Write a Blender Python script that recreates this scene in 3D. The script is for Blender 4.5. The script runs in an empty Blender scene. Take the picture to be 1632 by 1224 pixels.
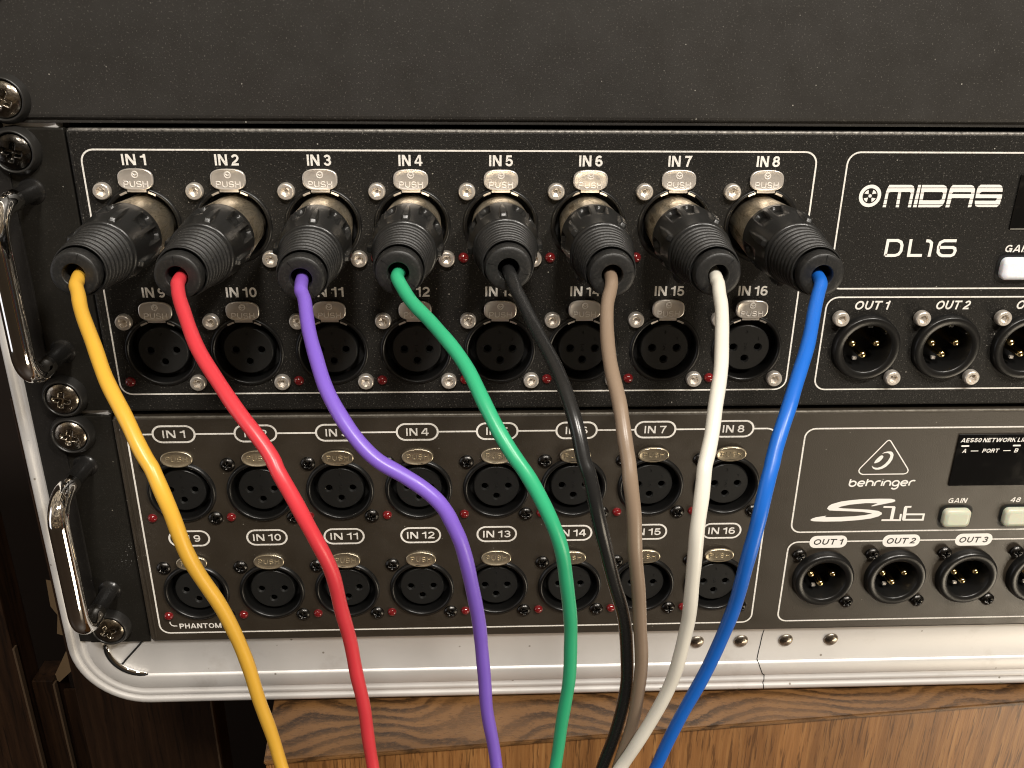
import bpy, bmesh, math, random
from mathutils import Vector, Matrix
random.seed(7)
PI = math.pi
SC = bpy.context.scene
COL = SC.collection
U = 0.001          # the scene is laid out in millimetres, built in metres
Z0 = 900.0         # top edge of the upper stage box stands 0.9 m above the floor

def W(x, y, z):
    return Vector((x * U, y * U, (z + Z0) * U))

# ------------------------------------------------------------------ camera
cam_d = bpy.data.cameras.new('camera')
cam = bpy.data.objects.new('camera', cam_d)
COL.objects.link(cam)
pitch, yaw, roll = -0.4044042, -0.0475449, -0.0112362
cp, sp = math.cos(pitch), math.sin(pitch)
cy, sy = math.cos(yaw), math.sin(yaw)
cr, sr = math.cos(roll), math.sin(roll)
RZ = Matrix(((cy, -sy, 0), (sy, cy, 0), (0, 0, 1)))
RX = Matrix(((1, 0, 0), (0, cp, -sp), (0, sp, cp)))
RR = Matrix(((cr, 0, sr), (0, 1, 0), (-sr, 0, cr)))
M3 = RZ @ RX @ RR
right, fwd, up = M3.col[0], M3.col[1], M3.col[2]
cam.matrix_world = Matrix.Translation(W(122.187, -269.59, 36.46)) @ Matrix((
    (right[0], up[0], -fwd[0]), (right[1], up[1], -fwd[1]), (right[2], up[2], -fwd[2]))).to_4x4()
cam_d.sensor_width = 36.0
cam_d.lens = 36.0 * 1462.29 / 1632.0
cam_d.clip_start = 0.01
cam_d.clip_end = 50
cam_d.dof.use_dof = False
cam_d.dof.focus_distance = 0.275
cam_d.dof.aperture_fstop = 28.0
SC.camera = cam

# ------------------------------------------------------------------ world: a dim warm room
world = bpy.data.worlds.new('World')
SC.world = world
world.use_nodes = True
wt = world.node_tree
wt.nodes.clear()
wo = wt.nodes.new('ShaderNodeOutputWorld')
wb = wt.nodes.new('ShaderNodeBackground')
wtc = wt.nodes.new('ShaderNodeTexCoord')
wsep = wt.nodes.new('ShaderNodeSeparateXYZ')
wcr = wt.nodes.new('ShaderNodeValToRGB')
wt.links.new(wtc.outputs['Generated'], wsep.inputs[0])
def wmath(op, a, b_=None):
    n = wt.nodes.new('ShaderNodeMath')
    n.operation = op
    for k, v in ((0, a), (1, b_)):
        if v is None: continue
        if isinstance(v, (int, float)): n.inputs[k].default_value = v
        else: wt.links.new(v, n.inputs[k])
    return n.outputs[0]
el_ = wmath('MULTIPLY_ADD', wsep.outputs['Z'], 0.5)
el_.node.inputs[2].default_value = 0.5
wt.links.new(el_, wcr.inputs[0])
e = wcr.color_ramp.elements
e[0].position = 0.0
e[0].color = (1.5, 1.25, 0.95, 1)
e[1].position = 1.0
e[1].color = (0.85, 0.76, 0.62, 1)
for p_, c_ in ((0.22, (1.3, 1.05, 0.78, 1)), (0.33, (0.25, 0.17, 0.10, 1)), (0.40, (0.30, 0.21, 0.13, 1)), (0.44, (0.32, 0.25, 0.17, 1)), (0.66, (0.36, 0.29, 0.21, 1)), (0.70, (0.75, 0.66, 0.53, 1))):
    k = e.new(p_)
    k.color = c_
# furniture, doors and pictures along the walls: blocks of differing tone round the horizon
az = wmath('ARCTAN2', wsep.outputs['X'], wsep.outputs['Y'])
wcomb = wt.nodes.new('ShaderNodeCombineXYZ')
wt.links.new(wmath('MULTIPLY', az, 1.3), wcomb.inputs[0])
wt.links.new(wmath('MULTIPLY', wsep.outputs['Z'], 1.1), wcomb.inputs[1])
wbr = wt.nodes.new('ShaderNodeTexBrick')
wbr.inputs['Color1'].default_value = (0.20, 0.18, 0.20, 1)
wbr.inputs['Color2'].default_value = (3.0, 2.7, 2.3, 1)
wbr.inputs['Mortar'].default_value = (0.5, 0.45, 0.4, 1)
wbr.inputs['Scale'].default_value = 2.0
wbr.inputs['Mortar Size'].default_value = 0.03
wt.links.new(wcomb.outputs[0], wbr.inputs['Vector'])
wmx = wt.nodes.new('ShaderNodeMix')
wmx.data_type = 'RGBA'
wmx.blend_type = 'MULTIPLY'
wt.links.new(wmath('MULTIPLY', wmath('GREATER_THAN', wsep.outputs['Z'], -0.3), 0.9), wmx.inputs[0])   # the floor below stays plain
wt.links.new(wcr.outputs[0], wmx.inputs[6])
wt.links.new(wbr.outputs['Color'], wmx.inputs[7])
wt.links.new(wmx.outputs[2], wb.inputs[0])
wb.inputs[1].default_value = 0.28
wt.links.new(wb.outputs[0], wo.inputs[0])

# ------------------------------------------------------------------ ceiling lamps and added fill lights
def area(name, pos, target, w, h, energy, color):
    l = bpy.data.lights.new(name, 'AREA')
    l.shape = 'RECTANGLE'
    l.size = w
    l.size_y = h
    l.energy = energy
    l.color = color
    o = bpy.data.objects.new(name, l)
    COL.objects.link(o)
    o.location = W(*pos)
    o.rotation_euler = (W(*target) - W(*pos)).to_track_quat('-Z', 'Y').to_euler()
    return o
for lx, ly, pw in ((170, -820, 10.0), (720, -700, 11.0)):
    area('ceiling_lamp', (lx, ly, 780), (120, 0, -80), 0.12, 0.12, pw, (1.0, 0.94, 0.86))
area('low_right_fill', (1050, -640, -780), (250, 0, -120), 0.5, 0.4, 5.5, (1.0, 0.86, 0.66))  # unseen soft fill, added low on the right for the panel sheen
area('left_fill', (-1150, -420, -60), (0, 0, -80), 0.45, 0.9, 1.6, (0.95, 0.95, 1.0))  # unseen soft fill, added on the left as a broad strip in the chrome

SC.view_settings.view_transform = 'Standard'
SC.view_settings.look = 'None'
SC.view_settings.exposure = 0.0
SC.view_settings.gamma = 1.0
SC.render.engine = 'CYCLES'
SC.cycles.max_bounces = 8
SC.cycles.use_denoising = True
SC.cycles.filter_width = 1.1
# outlines measured on the panels, in mm
DATA={"M":[[[246.0,-22.1],[246.3,-17.5],[246.6,-16.1],[247.0,-15.4],[253.6,-15.4],[254.4,-15.8],[254.8,-16.7],[254.8,-17.5],[254.7,-22.1],[253.7,-22.1],[253.9,-17.9],[253.6,-17.5],[250.9,-17.5],[251.0,-22.1],[250.0,-22.1],[250.0,-17.5],[247.4,-17.5],[247.1,-18.0],[247.0,-22.1]]],"I":[[[255.7,-15.4],[256.6,-15.4],[256.4,-22.1],[255.3,-22.1]]],"D":[[[256.9,-15.4],[263.4,-15.4],[264.3,-15.8],[264.8,-16.6],[264.8,-18.1],[264.7,-20.5],[264.3,-21.5],[263.4,-22.1],[256.9,-22.1]],[[257.9,-17.5],[263.4,-17.5],[263.8,-17.9],[263.7,-19.6],[263.2,-20.0],[257.9,-20.0]]],"A":[[[265.3,-22.1],[265.5,-17.5],[265.7,-16.1],[266.3,-15.4],[271.9,-15.4],[272.8,-15.8],[273.3,-16.6],[273.4,-18.1],[273.3,-22.0],[272.2,-22.1],[272.3,-19.3],[266.7,-19.3],[266.5,-22.1]],[[266.8,-17.5],[272.2,-17.5],[272.4,-17.7],[272.3,-18.1],[266.6,-18.1],[266.6,-17.8]]],"S":[[[274.8,-15.3],[280.6,-15.3],[281.4,-15.7],[281.8,-16.6],[281.9,-17.4],[275.6,-17.4],[275.0,-17.8],[275.1,-18.2],[282.0,-18.2],[282.1,-19.0],[281.9,-21.1],[281.2,-22.0],[275.4,-22.0],[274.5,-21.7],[274.1,-20.8],[274.0,-20.1],[280.3,-20.1],[280.7,-19.7],[280.5,-19.3],[274.0,-19.3],[273.9,-17.9],[274.0,-16.1]]],"stripes":[[[244.7,-16.3],[282.2,-16.2]],[[245.0,-17.8],[282.6,-17.8]],[[245.3,-19.7],[283.0,-19.6]],[[245.6,-21.3],[283.4,-21.3]]],"DL":{"D":[[249.4,-37.0],[249.5,-32.3],[252.5,-32.3],[253.6,-32.8],[254.1,-33.8],[254.1,-35.6],[253.5,-36.6],[252.5,-37.0]],"L":[[256.6,-31.9],[256.7,-37.0],[260.9,-37.0]],"one":[[261.4,-32.4],[262.5,-32.5],[263.2,-33.1],[263.3,-34.3],[263.2,-37.4]],"six":[[270.9,-32.4],[267.0,-32.4],[265.9,-33.0],[265.6,-34.3],[265.8,-36.0],[266.5,-36.8],[267.4,-37.1],[270.0,-37.1],[270.8,-36.7],[271.1,-35.6],[270.8,-34.8],[270.1,-34.5],[265.8,-34.5]]},"emblem":[241.6,-18.7],"tri":[[261.0,-101.1],[261.3,-100.8],[261.8,-100.6],[262.3,-100.8],[262.7,-101.3],[270.0,-111.3],[270.4,-112.1],[270.3,-112.9],[269.8,-113.3],[269.1,-113.5],[254.9,-113.5],[254.1,-113.2],[253.5,-112.6],[253.3,-111.9],[253.6,-111.1]],"swoosh":[[260.2,-105.7],[260.9,-105.1],[262.0,-104.8],[263.2,-104.8],[263.9,-105.3],[264.3,-106.2],[264.2,-107.8],[263.6,-109.2],[262.5,-110.6],[261.3,-111.4],[260.2,-111.7],[259.0,-111.7],[258.1,-111.3],[257.6,-110.6],[257.5,-110.0],[257.8,-110.5],[258.6,-110.9],[259.6,-111.0],[260.7,-110.6],[261.9,-109.6],[262.7,-108.4],[263.2,-107.1],[263.2,-106.3],[262.8,-105.7],[262.1,-105.4],[261.1,-105.4]],"blob":[[259.5,-106.7],[260.0,-106.3],[260.5,-106.3],[260.9,-106.7],[260.8,-107.3],[260.4,-108.0],[259.8,-108.7],[259.0,-109.1],[258.3,-109.3],[258.1,-109.0],[258.4,-108.2],[259.0,-107.3]],"bs":[250.5,-118.2],"be":[273.7,-118.2],"bx":[258.1,-115.6],"Sbig":[[239.3,-131.2],[239.8,-130.7],[241.1,-130.2],[244.7,-129.6],[244.2,-130.2],[249.4,-130.2],[254.5,-130.0],[258.3,-129.6],[260.8,-129.0],[257.2,-128.3],[253.0,-128.0],[247.5,-127.7],[245.4,-127.5],[244.5,-126.8],[244.9,-125.8],[245.9,-125.0],[249.1,-124.0],[252.8,-123.5],[256.3,-123.2],[262.3,-123.1],[266.5,-123.2],[267.9,-123.6],[268.1,-124.2],[267.3,-124.6],[264.1,-125.3],[260.4,-126.1],[259.8,-126.0],[262.0,-124.9],[257.8,-124.8],[252.5,-125.3],[249.4,-126.0],[248.4,-126.5],[250.4,-126.8],[255.5,-127.1],[260.0,-127.5],[262.8,-128.0],[264.1,-128.7],[264.2,-129.4],[263.2,-130.2],[260.6,-131.0],[256.2,-131.6],[250.3,-132.0],[244.3,-132.0],[240.4,-131.8],[239.5,-131.5]],"S1":[[264.3,-126.4],[268.0,-126.5],[268.0,-131.7]],"S1b":[[264.5,-131.7],[271.1,-131.8],[271.0,-129.3]],"S6":[[274.2,-126.5],[272.2,-126.5],[272.4,-131.7],[279.2,-131.8],[279.2,-129.6],[272.8,-129.5]],"cables":{"yellow":[[26.46,-42.0,-28.2],[26.46,-48.0,-28.4],[28.1,-54.5,-28.8],[29.5,-58.0,-29.7],[32.1,-64.0,-31.5],[37.9,-75.0,-35.0],[43.1,-84.0,-38.7],[47.8,-91.0,-42.8],[51.9,-96.0,-47.6],[55.3,-99.6,-52.9],[56.9,-101.0,-55.0],[59.8,-103.0,-61.9],[61.1,-103.0,-70.1],[63.0,-101.0,-79.9],[65.8,-97.9,-91.4],[67.9,-95.0,-102.8],[68.9,-93.0,-113.4],[69.8,-91.0,-124.6],[70.8,-89.0,-136.4],[72.0,-87.2,-148.5],[74.1,-87.0,-162.0],[77.9,-87.0,-185.6]],"red":[[52.62,-42.0,-28.2],[52.62,-48.0,-28.4],[51.8,-54.5,-28.8],[52.9,-58.0,-29.8],[55.1,-64.0,-31.6],[60.2,-75.0,-35.1],[65.8,-84.0,-38.9],[71.2,-91.0,-43.0],[76.5,-96.0,-47.8],[81.0,-99.6,-53.2],[82.4,-101.0,-55.4],[86.0,-103.0,-62.3],[89.3,-103.0,-70.6],[91.5,-101.0,-80.5],[92.4,-98.0,-91.8],[93.4,-95.0,-103.3],[94.1,-93.0,-114.1],[94.7,-91.0,-125.4],[95.1,-89.0,-137.2],[95.5,-87.2,-149.3],[96.4,-87.0,-162.9],[98.0,-87.0,-186.4]],"purple":[[78.78,-42.0,-28.2],[78.78,-48.0,-28.4],[81.5,-56.7,-29.5],[82.2,-59.2,-30.3],[83.5,-64.0,-31.7],[86.2,-75.0,-35.2],[89.2,-84.0,-39.0],[92.4,-91.0,-43.2],[96.3,-96.0,-48.0],[102.3,-99.5,-53.4],[107.0,-101.0,-55.7],[112.6,-102.0,-59.2],[115.8,-103.0,-62.8],[117.9,-103.0,-66.9],[119.5,-102.9,-71.5],[121.5,-101.0,-81.0],[122.8,-98.0,-92.5],[123.9,-95.0,-104.1],[124.5,-93.0,-114.9],[125.2,-91.0,-126.2],[126.5,-89.0,-138.1],[127.8,-87.2,-150.4],[129.4,-87.0,-164.1],[132.3,-87.0,-187.9]],"green":[[104.94,-42.0,-28.2],[104.94,-48.0,-28.4],[104.1,-53.4,-27.8],[106.1,-57.9,-29.9],[109.3,-64.0,-31.8],[113.0,-69.5,-33.7],[116.3,-75.0,-35.4],[121.1,-84.0,-39.3],[124.4,-91.0,-43.5],[127.5,-96.0,-48.4],[131.1,-99.0,-53.1],[133.3,-100.8,-56.2],[137.4,-102.6,-63.3],[140.6,-102.5,-71.9],[142.7,-100.3,-82.0],[144.2,-97.1,-93.6],[145.2,-94.0,-105.4],[145.5,-92.0,-116.3],[145.1,-90.0,-127.7],[144.4,-88.0,-139.7],[143.7,-86.2,-152.0],[142.5,-86.0,-165.7],[140.3,-86.0,-189.5]],"black":[[131.1,-42.0,-28.2],[131.1,-48.0,-28.4],[131.9,-53.1,-27.6],[133.1,-57.7,-30.0],[134.7,-64.0,-31.9],[137.8,-75.0,-35.5],[140.6,-84.0,-39.4],[142.8,-91.0,-43.7],[144.3,-96.0,-48.6],[145.8,-99.0,-54.3],[146.6,-100.2,-56.7],[148.4,-101.4,-64.2],[150.4,-100.6,-73.2],[153.4,-97.8,-84.0],[157.1,-93.9,-96.5],[159.3,-90.5,-108.6],[160.4,-88.5,-119.7],[160.5,-86.5,-131.4],[159.4,-84.5,-143.5],[157.0,-82.7,-156.0],[154.4,-82.5,-169.9],[149.5,-82.5,-194.1]],"brown":[[157.26,-42.0,-28.2],[157.26,-48.0,-28.4],[156.6,-54.5,-29.1],[155.5,-58.5,-30.3],[154.4,-64.0,-31.9],[152.9,-75.0,-35.6],[152.8,-84.0,-39.5],[153.5,-91.0,-43.8],[154.3,-96.0,-48.7],[155.0,-99.5,-54.2],[155.2,-100.9,-56.4],[156.0,-102.8,-63.5],[156.9,-102.7,-72.0],[158.5,-100.7,-82.1],[160.3,-97.5,-93.7],[161.9,-94.5,-105.4],[162.9,-92.5,-116.3],[163.1,-90.5,-127.8],[162.4,-88.5,-139.8],[160.6,-86.7,-152.0],[158.4,-86.5,-165.7],[154.6,-86.5,-189.4]],"white":[[183.42,-42.0,-28.2],[183.42,-48.0,-28.4],[182.9,-54.5,-29.2],[182.5,-58.5,-30.4],[181.7,-64.0,-32.1],[179.4,-75.0,-35.8],[177.1,-84.0,-39.7],[174.9,-91.0,-44.0],[173.3,-96.0,-48.9],[171.5,-100.0,-54.1],[170.7,-101.7,-56.2],[169.9,-104.4,-62.7],[169.6,-105.2,-70.6],[170.1,-103.9,-80.1],[170.9,-101.6,-90.8],[170.8,-99.6,-99.8],[170.3,-96.8,-113.6],[167.1,-94.3,-127.8],[163.0,-92.2,-141.0],[159.9,-91.0,-148.9],[154.1,-91.0,-162.0],[143.8,-91.0,-184.9]],"blue":[[209.58,-42.0,-28.2],[209.58,-48.0,-28.4],[208.8,-54.5,-29.3],[206.8,-58.5,-30.4],[204.4,-64.0,-32.1],[199.6,-75.0,-35.9],[195.1,-84.0,-39.8],[191.3,-91.0,-44.1],[188.2,-96.0,-49.0],[185.8,-99.7,-54.5],[184.9,-101.2,-56.6],[183.4,-103.4,-63.6],[182.5,-103.5,-71.9],[182.1,-101.7,-81.8],[181.7,-98.9,-93.1],[180.7,-96.2,-103.7],[178.2,-93.7,-117.1],[174.8,-91.3,-130.8],[171.6,-89.2,-144.3],[170.1,-88.0,-152.4],[166.0,-88.0,-165.7],[158.7,-88.0,-189.3]]}}
# ------------------------------------------------------------------ materials
def mat(name, color, rough=0.5, metal=0.0, spec=0.5, coat=0.0, coat_rough=0.1, ior=None, trans=0.0, emit=None, sss=0.0):
    m = bpy.data.materials.new(name)
    m.use_nodes = True
    b = m.node_tree.nodes['Principled BSDF']
    b.inputs['Base Color'].default_value = (*color, 1)
    b.inputs['Roughness'].default_value = rough
    b.inputs['Metallic'].default_value = metal
    b.inputs['Specular IOR Level'].default_value = spec
    b.inputs['Coat Weight'].default_value = coat
    b.inputs['Coat Roughness'].default_value = coat_rough
    b.inputs['Transmission Weight'].default_value = trans
    if ior: b.inputs['IOR'].default_value = ior
    if sss:
        b.inputs['Subsurface Weight'].default_value = sss
        b.inputs['Subsurface Scale'].default_value = 0.002
    return m

def nodes(m):
    nt = m.node_tree
    return nt, nt.nodes['Principled BSDF']

def coords(nt, scale=(1000, 1000, 1000), kind='Object'):
    tc = nt.nodes.new('ShaderNodeTexCoord')
    mp = nt.nodes.new('ShaderNodeMapping')
    mp.inputs['Scale'].default_value = scale
    nt.links.new(tc.outputs[kind], mp.inputs[0])
    return mp.outputs[0]

def noise(nt, vec, scale, detail=3, rough=0.55, dist=0.0):
    n = nt.nodes.new('ShaderNodeTexNoise')
    n.inputs['Scale'].default_value = scale
    n.inputs['Detail'].default_value = detail
    n.inputs['Roughness'].default_value = rough
    n.inputs['Distortion'].default_value = dist
    nt.links.new(vec, n.inputs['Vector'])
    return n.outputs['Fac']

def ramp(nt, fac, stops):
    r = nt.nodes.new('ShaderNodeValToRGB')
    el = r.color_ramp.elements
    while len(el) < len(stops): el.new(0.5)
    for k, (p, c) in zip(el, stops):
        k.position = p
        k.color = (*c, 1) if len(c) == 3 else c
    nt.links.new(fac, r.inputs[0])
    return r.outputs[0]

def bump(nt, b, height, strength, dist):
    n = nt.nodes.new('ShaderNodeBump')
    n.inputs['Strength'].default_value = strength
    n.inputs['Distance'].default_value = dist
    nt.links.new(height, n.inputs['Height'])
    nt.links.new(n.outputs[0], b.inputs['Normal'])

def mixc(nt, fac, a, bcol):
    x = nt.nodes.new('ShaderNodeMix')
    x.data_type = 'RGBA'
    if isinstance(fac, float): x.inputs[0].default_value = fac
    else: nt.links.new(fac, x.inputs[0])
    for s, v in ((6, a), (7, bcol)):
        if isinstance(v, tuple): x.inputs[s].default_value = (*v, 1)
        else: nt.links.new(v, x.inputs[s])
    return x.outputs[2]

def g(v): return (v, v, v)

def paint(name, color, rough, fleck, grain, dust=0.5, metal=0.0, spec=0.35):
    """powder coat: fine orange-peel bump, tiny pale flecks, dust specks"""
    m = mat(name, color, rough, metal, spec)
    nt, b = nodes(m)
    v = coords(nt)
    fine = noise(nt, v, 2.4, 2, 0.6)
    mid = noise(nt, v, 0.09, 4, 0.6)
    fl = ramp(nt, noise(nt, v, 1.9, 1, 0.5), ((0.63, g(0)), (0.73, g(1))))
    vo = nt.nodes.new('ShaderNodeTexVoronoi')
    vo.inputs['Scale'].default_value = 0.30
    vo.inputs['Randomness'].default_value = 1
    nt.links.new(v, vo.inputs['Vector'])
    ds = ramp(nt, vo.outputs['Distance'], ((0.03, g(1)), (0.075, g(0))))
    ma = nt.nodes.new('ShaderNodeMath')
    ma.operation = 'MULTIPLY'
    nt.links.new(ds, ma.inputs[0])
    nt.links.new(ramp(nt, noise(nt, v, 0.21, 2), ((0.5, g(0)), (0.62, g(dust)))), ma.inputs[1])
    c0 = mixc(nt, mid, tuple(c * 0.88 for c in color), tuple(c * 1.14 for c in color))
    f2 = nt.nodes.new('ShaderNodeMath')
    f2.operation = 'MULTIPLY'
    nt.links.new(fl, f2.inputs[0])
    f2.inputs[1].default_value = fleck
    c1 = mixc(nt, f2.outputs[0], c0, (0.42, 0.39, 0.34))
    c2 = mixc(nt, ma.outputs[0], c1, (0.6, 0.57, 0.5))
    nt.links.new(c2, b.inputs['Base Color'])
    rr = nt.nodes.new('ShaderNodeMapRange')
    nt.links.new(mid, rr.inputs[0])
    rr.inputs['From Min'].default_value = 0.3
    rr.inputs['From Max'].default_value = 0.7
    rr.inputs['To Min'].default_value = rough - 0.05
    rr.inputs['To Max'].default_value = rough + 0.07
    nt.links.new(rr.outputs[0], b.inputs['Roughness'])
    bump(nt, b, fine, grain, 0.0002)
    return m

def metal(name, color, rough, blotch, bscale=0.5, bamp=0.05, mt=1.0):
    m = mat(name, color, rough, mt)
    nt, b = nodes(m)
    v = coords(nt)
    n = noise(nt, v, bscale, 4, 0.65)
    nt.links.new(ramp(nt, n, ((0.32, blotch), (0.62, color))), b.inputs['Base Color'])
    rr = nt.nodes.new('ShaderNodeMapRange')
    nt.links.new(n, rr.inputs[0])
    rr.inputs['To Min'].default_value = rough + 0.15
    rr.inputs['To Max'].default_value = max(0.04, rough - 0.08)
    nt.links.new(rr.outputs[0], b.inputs['Roughness'])
    bump(nt, b, noise(nt, v, bscale * 2.5, 3), bamp, 0.0003)
    return m
MDL = paint('black_powder_coat', (0.0150, 0.0140, 0.0124), 0.45, 0.22, 0.8, 0.8, 0.0, 0.2)
MTOP = paint('black_blank_paint', (0.026, 0.0238, 0.0212), 0.5, 0.13, 0.14, 0.9)
MS = paint('brown_grey_paint', (0.029, 0.0222, 0.0148), 0.42, 0.03, 0.22, 0.35, 0.0, 0.95)
MEAR = paint('satin_black_ear', (0.013, 0.012, 0.010), 0.36, 0.03, 0.18, 0.7)
MPALE = metal('pale_powder_edge', (0.30, 0.285, 0.26), 0.42, (0.06, 0.055, 0.05), 0.8, 0.4, 0.35)
MPALE2 = metal('pale_brown_edge', (0.16, 0.145, 0.12), 0.42, (0.08, 0.07, 0.055), 0.5, 0.3, 0.3)
MPRINT = mat('white_print', (0.74, 0.71, 0.65), 0.55)
nt, b = nodes(MPRINT)
pv = coords(nt)
nt.links.new(ramp(nt, noise(nt, pv, 1.6, 3, 0.7), ((0.30, (0.50, 0.48, 0.43)), (0.50, (0.85, 0.82, 0.765)))), b.inputs['Base Color'])
MPRD = mat('white_print_bright', (0.90, 0.87, 0.82), 0.5)
MINK = mat('dark_ink', (0.035, 0.03, 0.025), 0.5)
MPLAS = mat('black_socket_plastic', (0.0065, 0.0064, 0.0062), 0.32)
nt, b = nodes(MPLAS)
bump(nt, b, noise(nt, coords(nt), 1.2, 3), 0.12, 0.0002)
MCORE = mat('black_insert_plastic', (0.012, 0.012, 0.0115), 0.40)
nt, b = nodes(MCORE)
bump(nt, b, noise(nt, coords(nt), 1.5, 3), 0.15, 0.0002)
MHOLE = mat('deep_black', (0.003, 0.003, 0.003), 0.6)
MNICK = metal('nickel_tab', (0.82, 0.77, 0.71), 0.30, (0.74, 0.68, 0.62), 0.20, 0.04, 0.72)
MBRSS = metal('brassy_nickel_tab', (0.78, 0.69, 0.52), 0.28, (0.68, 0.58, 0.42), 0.2, 0.04, 0.93)
MLET = metal('raised_letter', (1.0, 0.96, 0.90), 0.30, (0.95, 0.9, 0.84), 0.3, 0.0, 0.30)  # paler than the tab: relief shading put into the letter colour
MLES = metal('raised_letter_dull', (0.42, 0.36, 0.26), 0.3, (0.36, 0.30, 0.2), 0.3, 0.0, 0.6)  # darker than its tab, the letter colour standing in for relief shading
MSCR = metal('nickel_screw', (0.88, 0.83, 0.76), 0.30, (0.72, 0.65, 0.57), 0.9, 0.12, 0.7)
MBSCR = metal('black_screw', (0.075, 0.072, 0.068), 0.24, (0.03, 0.03, 0.03), 0.9, 0.2)
MRACK = metal('tarnished_rack_screw', (0.46, 0.41, 0.34), 0.20, (0.055, 0.045, 0.035), 0.34, 0.35)
MRACKD = metal('dark_rack_screw', (0.11, 0.10, 0.09), 0.20, (0.025, 0.023, 0.02), 0.4, 0.3)
MWASH = mat('black_nylon_washer', (0.020, 0.019, 0.0175), 0.36)
MCONT = mat('socket_contact', (0.40, 0.37, 0.32), 0.16, 1.0)
MCHR = mat('chrome', (0.90, 0.88, 0.85), 0.045, 1.0)
MGOLD = mat('gold_pin', (0.85, 0.66, 0.33), 0.18, 1.0)
MSHELL = metal('worn_nickel_shell', (0.50, 0.44, 0.34), 0.27, (0.12, 0.10, 0.075), 0.16, 0.3)
nt, b = nodes(MSHELL)
sv = coords(nt, (1000, 260, 1000))
sn = noise(nt, sv, 0.34, 6, 0.72, 0.6)
nt.links.new(ramp(nt, sn, ((0.34, (0.14, 0.11, 0.075)), (0.47, (0.58, 0.50, 0.37)), (0.62, (0.88, 0.80, 0.66)))), b.inputs['Base Color'])
nt.links.new(ramp(nt, sn, ((0.35, g(0.55)), (0.65, g(0.33)))), b.inputs['Roughness'])
MRUB = mat('black_boot_rubber', (0.014, 0.014, 0.0134), 0.44)
nt, b = nodes(MRUB)
rv = coords(nt)
bump(nt, b, noise(nt, rv, 1.6, 3, 0.7), 0.30, 0.0002)
nt.links.new(ramp(nt, noise(nt, rv, 1.1, 5, 0.8), ((0.5, (0.0132, 0.0132, 0.0128)), (0.80, (0.045, 0.042, 0.038)))), b.inputs['Base Color'])
MCOLR = mat('black_collar_plastic', (0.0125, 0.0125, 0.012), 0.30)
nt, b = nodes(MCOLR)
bump(nt, b, noise(nt, coords(nt), 1.4, 3, 0.7), 0.2, 0.0002)
MLED = mat('red_indicator_lens', (0.17, 0.008, 0.010), 0.08, 0.0, 0.6, 0.5, 0.03)
MGLASS = mat('black_display_glass', (0.006, 0.006, 0.006), 0.06, 0.0, 0.5, 0.6, 0.03)
nt, b = nodes(MGLASS)
gv = coords(nt)
nt.links.new(ramp(nt, noise(nt, gv, 0.10, 3, 0.6), ((0.52, (0.005, 0.005, 0.005)), (0.66, (0.016, 0.015, 0.013)), (0.8, (0.008, 0.008, 0.007)))), b.inputs['Base Color'])
MBTN = mat('translucent_button', (0.60, 0.62, 0.49), 0.28, sss=0.35)
MBTNW = mat('white_button', (0.90, 0.92, 1.0), 0.28, sss=0.2)
MSHEET = mat('black_case_laminate', (0.02, 0.018, 0.016), 0.5)
MRAIL = paint('black_rack_rail', (0.012, 0.011, 0.010), 0.45, 0.02, 0.2, 0.5)

def alu(name, col, rough):
    m = mat(name, col, rough, 0.5)
    nt, b = nodes(m)
    v = coords(nt, (60, 1000, 1000))
    br = noise(nt, v, 1.6, 3, 0.7)
    v2 = coords(nt)
    n2 = noise(nt, v2, 0.045, 4, 0.6)
    vo = nt.nodes.new('ShaderNodeTexVoronoi')
    vo.inputs['Scale'].default_value = 0.13
    nt.links.new(v2, vo.inputs['Vector'])
    sp_ = ramp(nt, vo.outputs['Distance'], ((0.035, g(1)), (0.075, g(0))))
    c = mixc(nt, n2, tuple(x * 0.93 for x in col), tuple(x * 1.05 for x in col))
    c = mixc(nt, sp_, c, (0.30, 0.27, 0.23))
    sm = ramp(nt, noise(nt, coords(nt, (1000, 1000, 1000)), 0.035, 5, 0.7), ((0.60, g(0)), (0.76, g(0.35))))
    c = mixc(nt, sm, c, (0.45, 0.40, 0.34))
    nt.links.new(c, b.inputs['Base Color'])
    bump(nt, b, br, 0.05, 0.0002)
    rr = nt.nodes.new('ShaderNodeMapRange')
    nt.links.new(n2, rr.inputs[0])
    rr.inputs['To Min'].default_value = rough - 0.05
    rr.inputs['To Max'].default_value = rough + 0.08
    nt.links.new(rr.outputs[0], b.inputs['Roughness'])
    return m
MALU = alu('brushed_aluminium', (0.80, 0.785, 0.765), 0.50)
MRIV = metal('rivet_steel', (0.45, 0.40, 0.34), 0.28, (0.12, 0.10, 0.08), 0.5, 0.3)

def cable_mat(name, col, rough=0.33):
    m = mat(name, col, rough, 0.0, 0.5)
    nt, b = nodes(m)
    v = coords(nt)
    n = noise(nt, v, 0.05, 3, 0.6)
    sc_ = ramp(nt, noise(nt, v, 0.9, 5, 0.85), ((0.66, g(0)), (0.80, g(0.16))))
    c = mixc(nt, n, tuple(x * 0.93 for x in col), tuple(min(1, x * 1.06) for x in col))
    c = mixc(nt, sc_, c, tuple(min(1, x * 0.7 + 0.12) for x in col))
    nt.links.new(c, b.inputs['Base Color'])
    rr = nt.nodes.new('ShaderNodeMapRange')
    nt.links.new(noise(nt, v, 0.4, 3), rr.inputs[0])
    rr.inputs['To Min'].default_value = rough - 0.06
    rr.inputs['To Max'].default_value = rough + 0.10
    nt.links.new(rr.outputs[0], b.inputs['Roughness'])
    bump(nt, b, noise(nt, coords(nt, (1000, 1000, 500)), 0.35, 3), 0.10, 0.0005)
    return m

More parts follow.
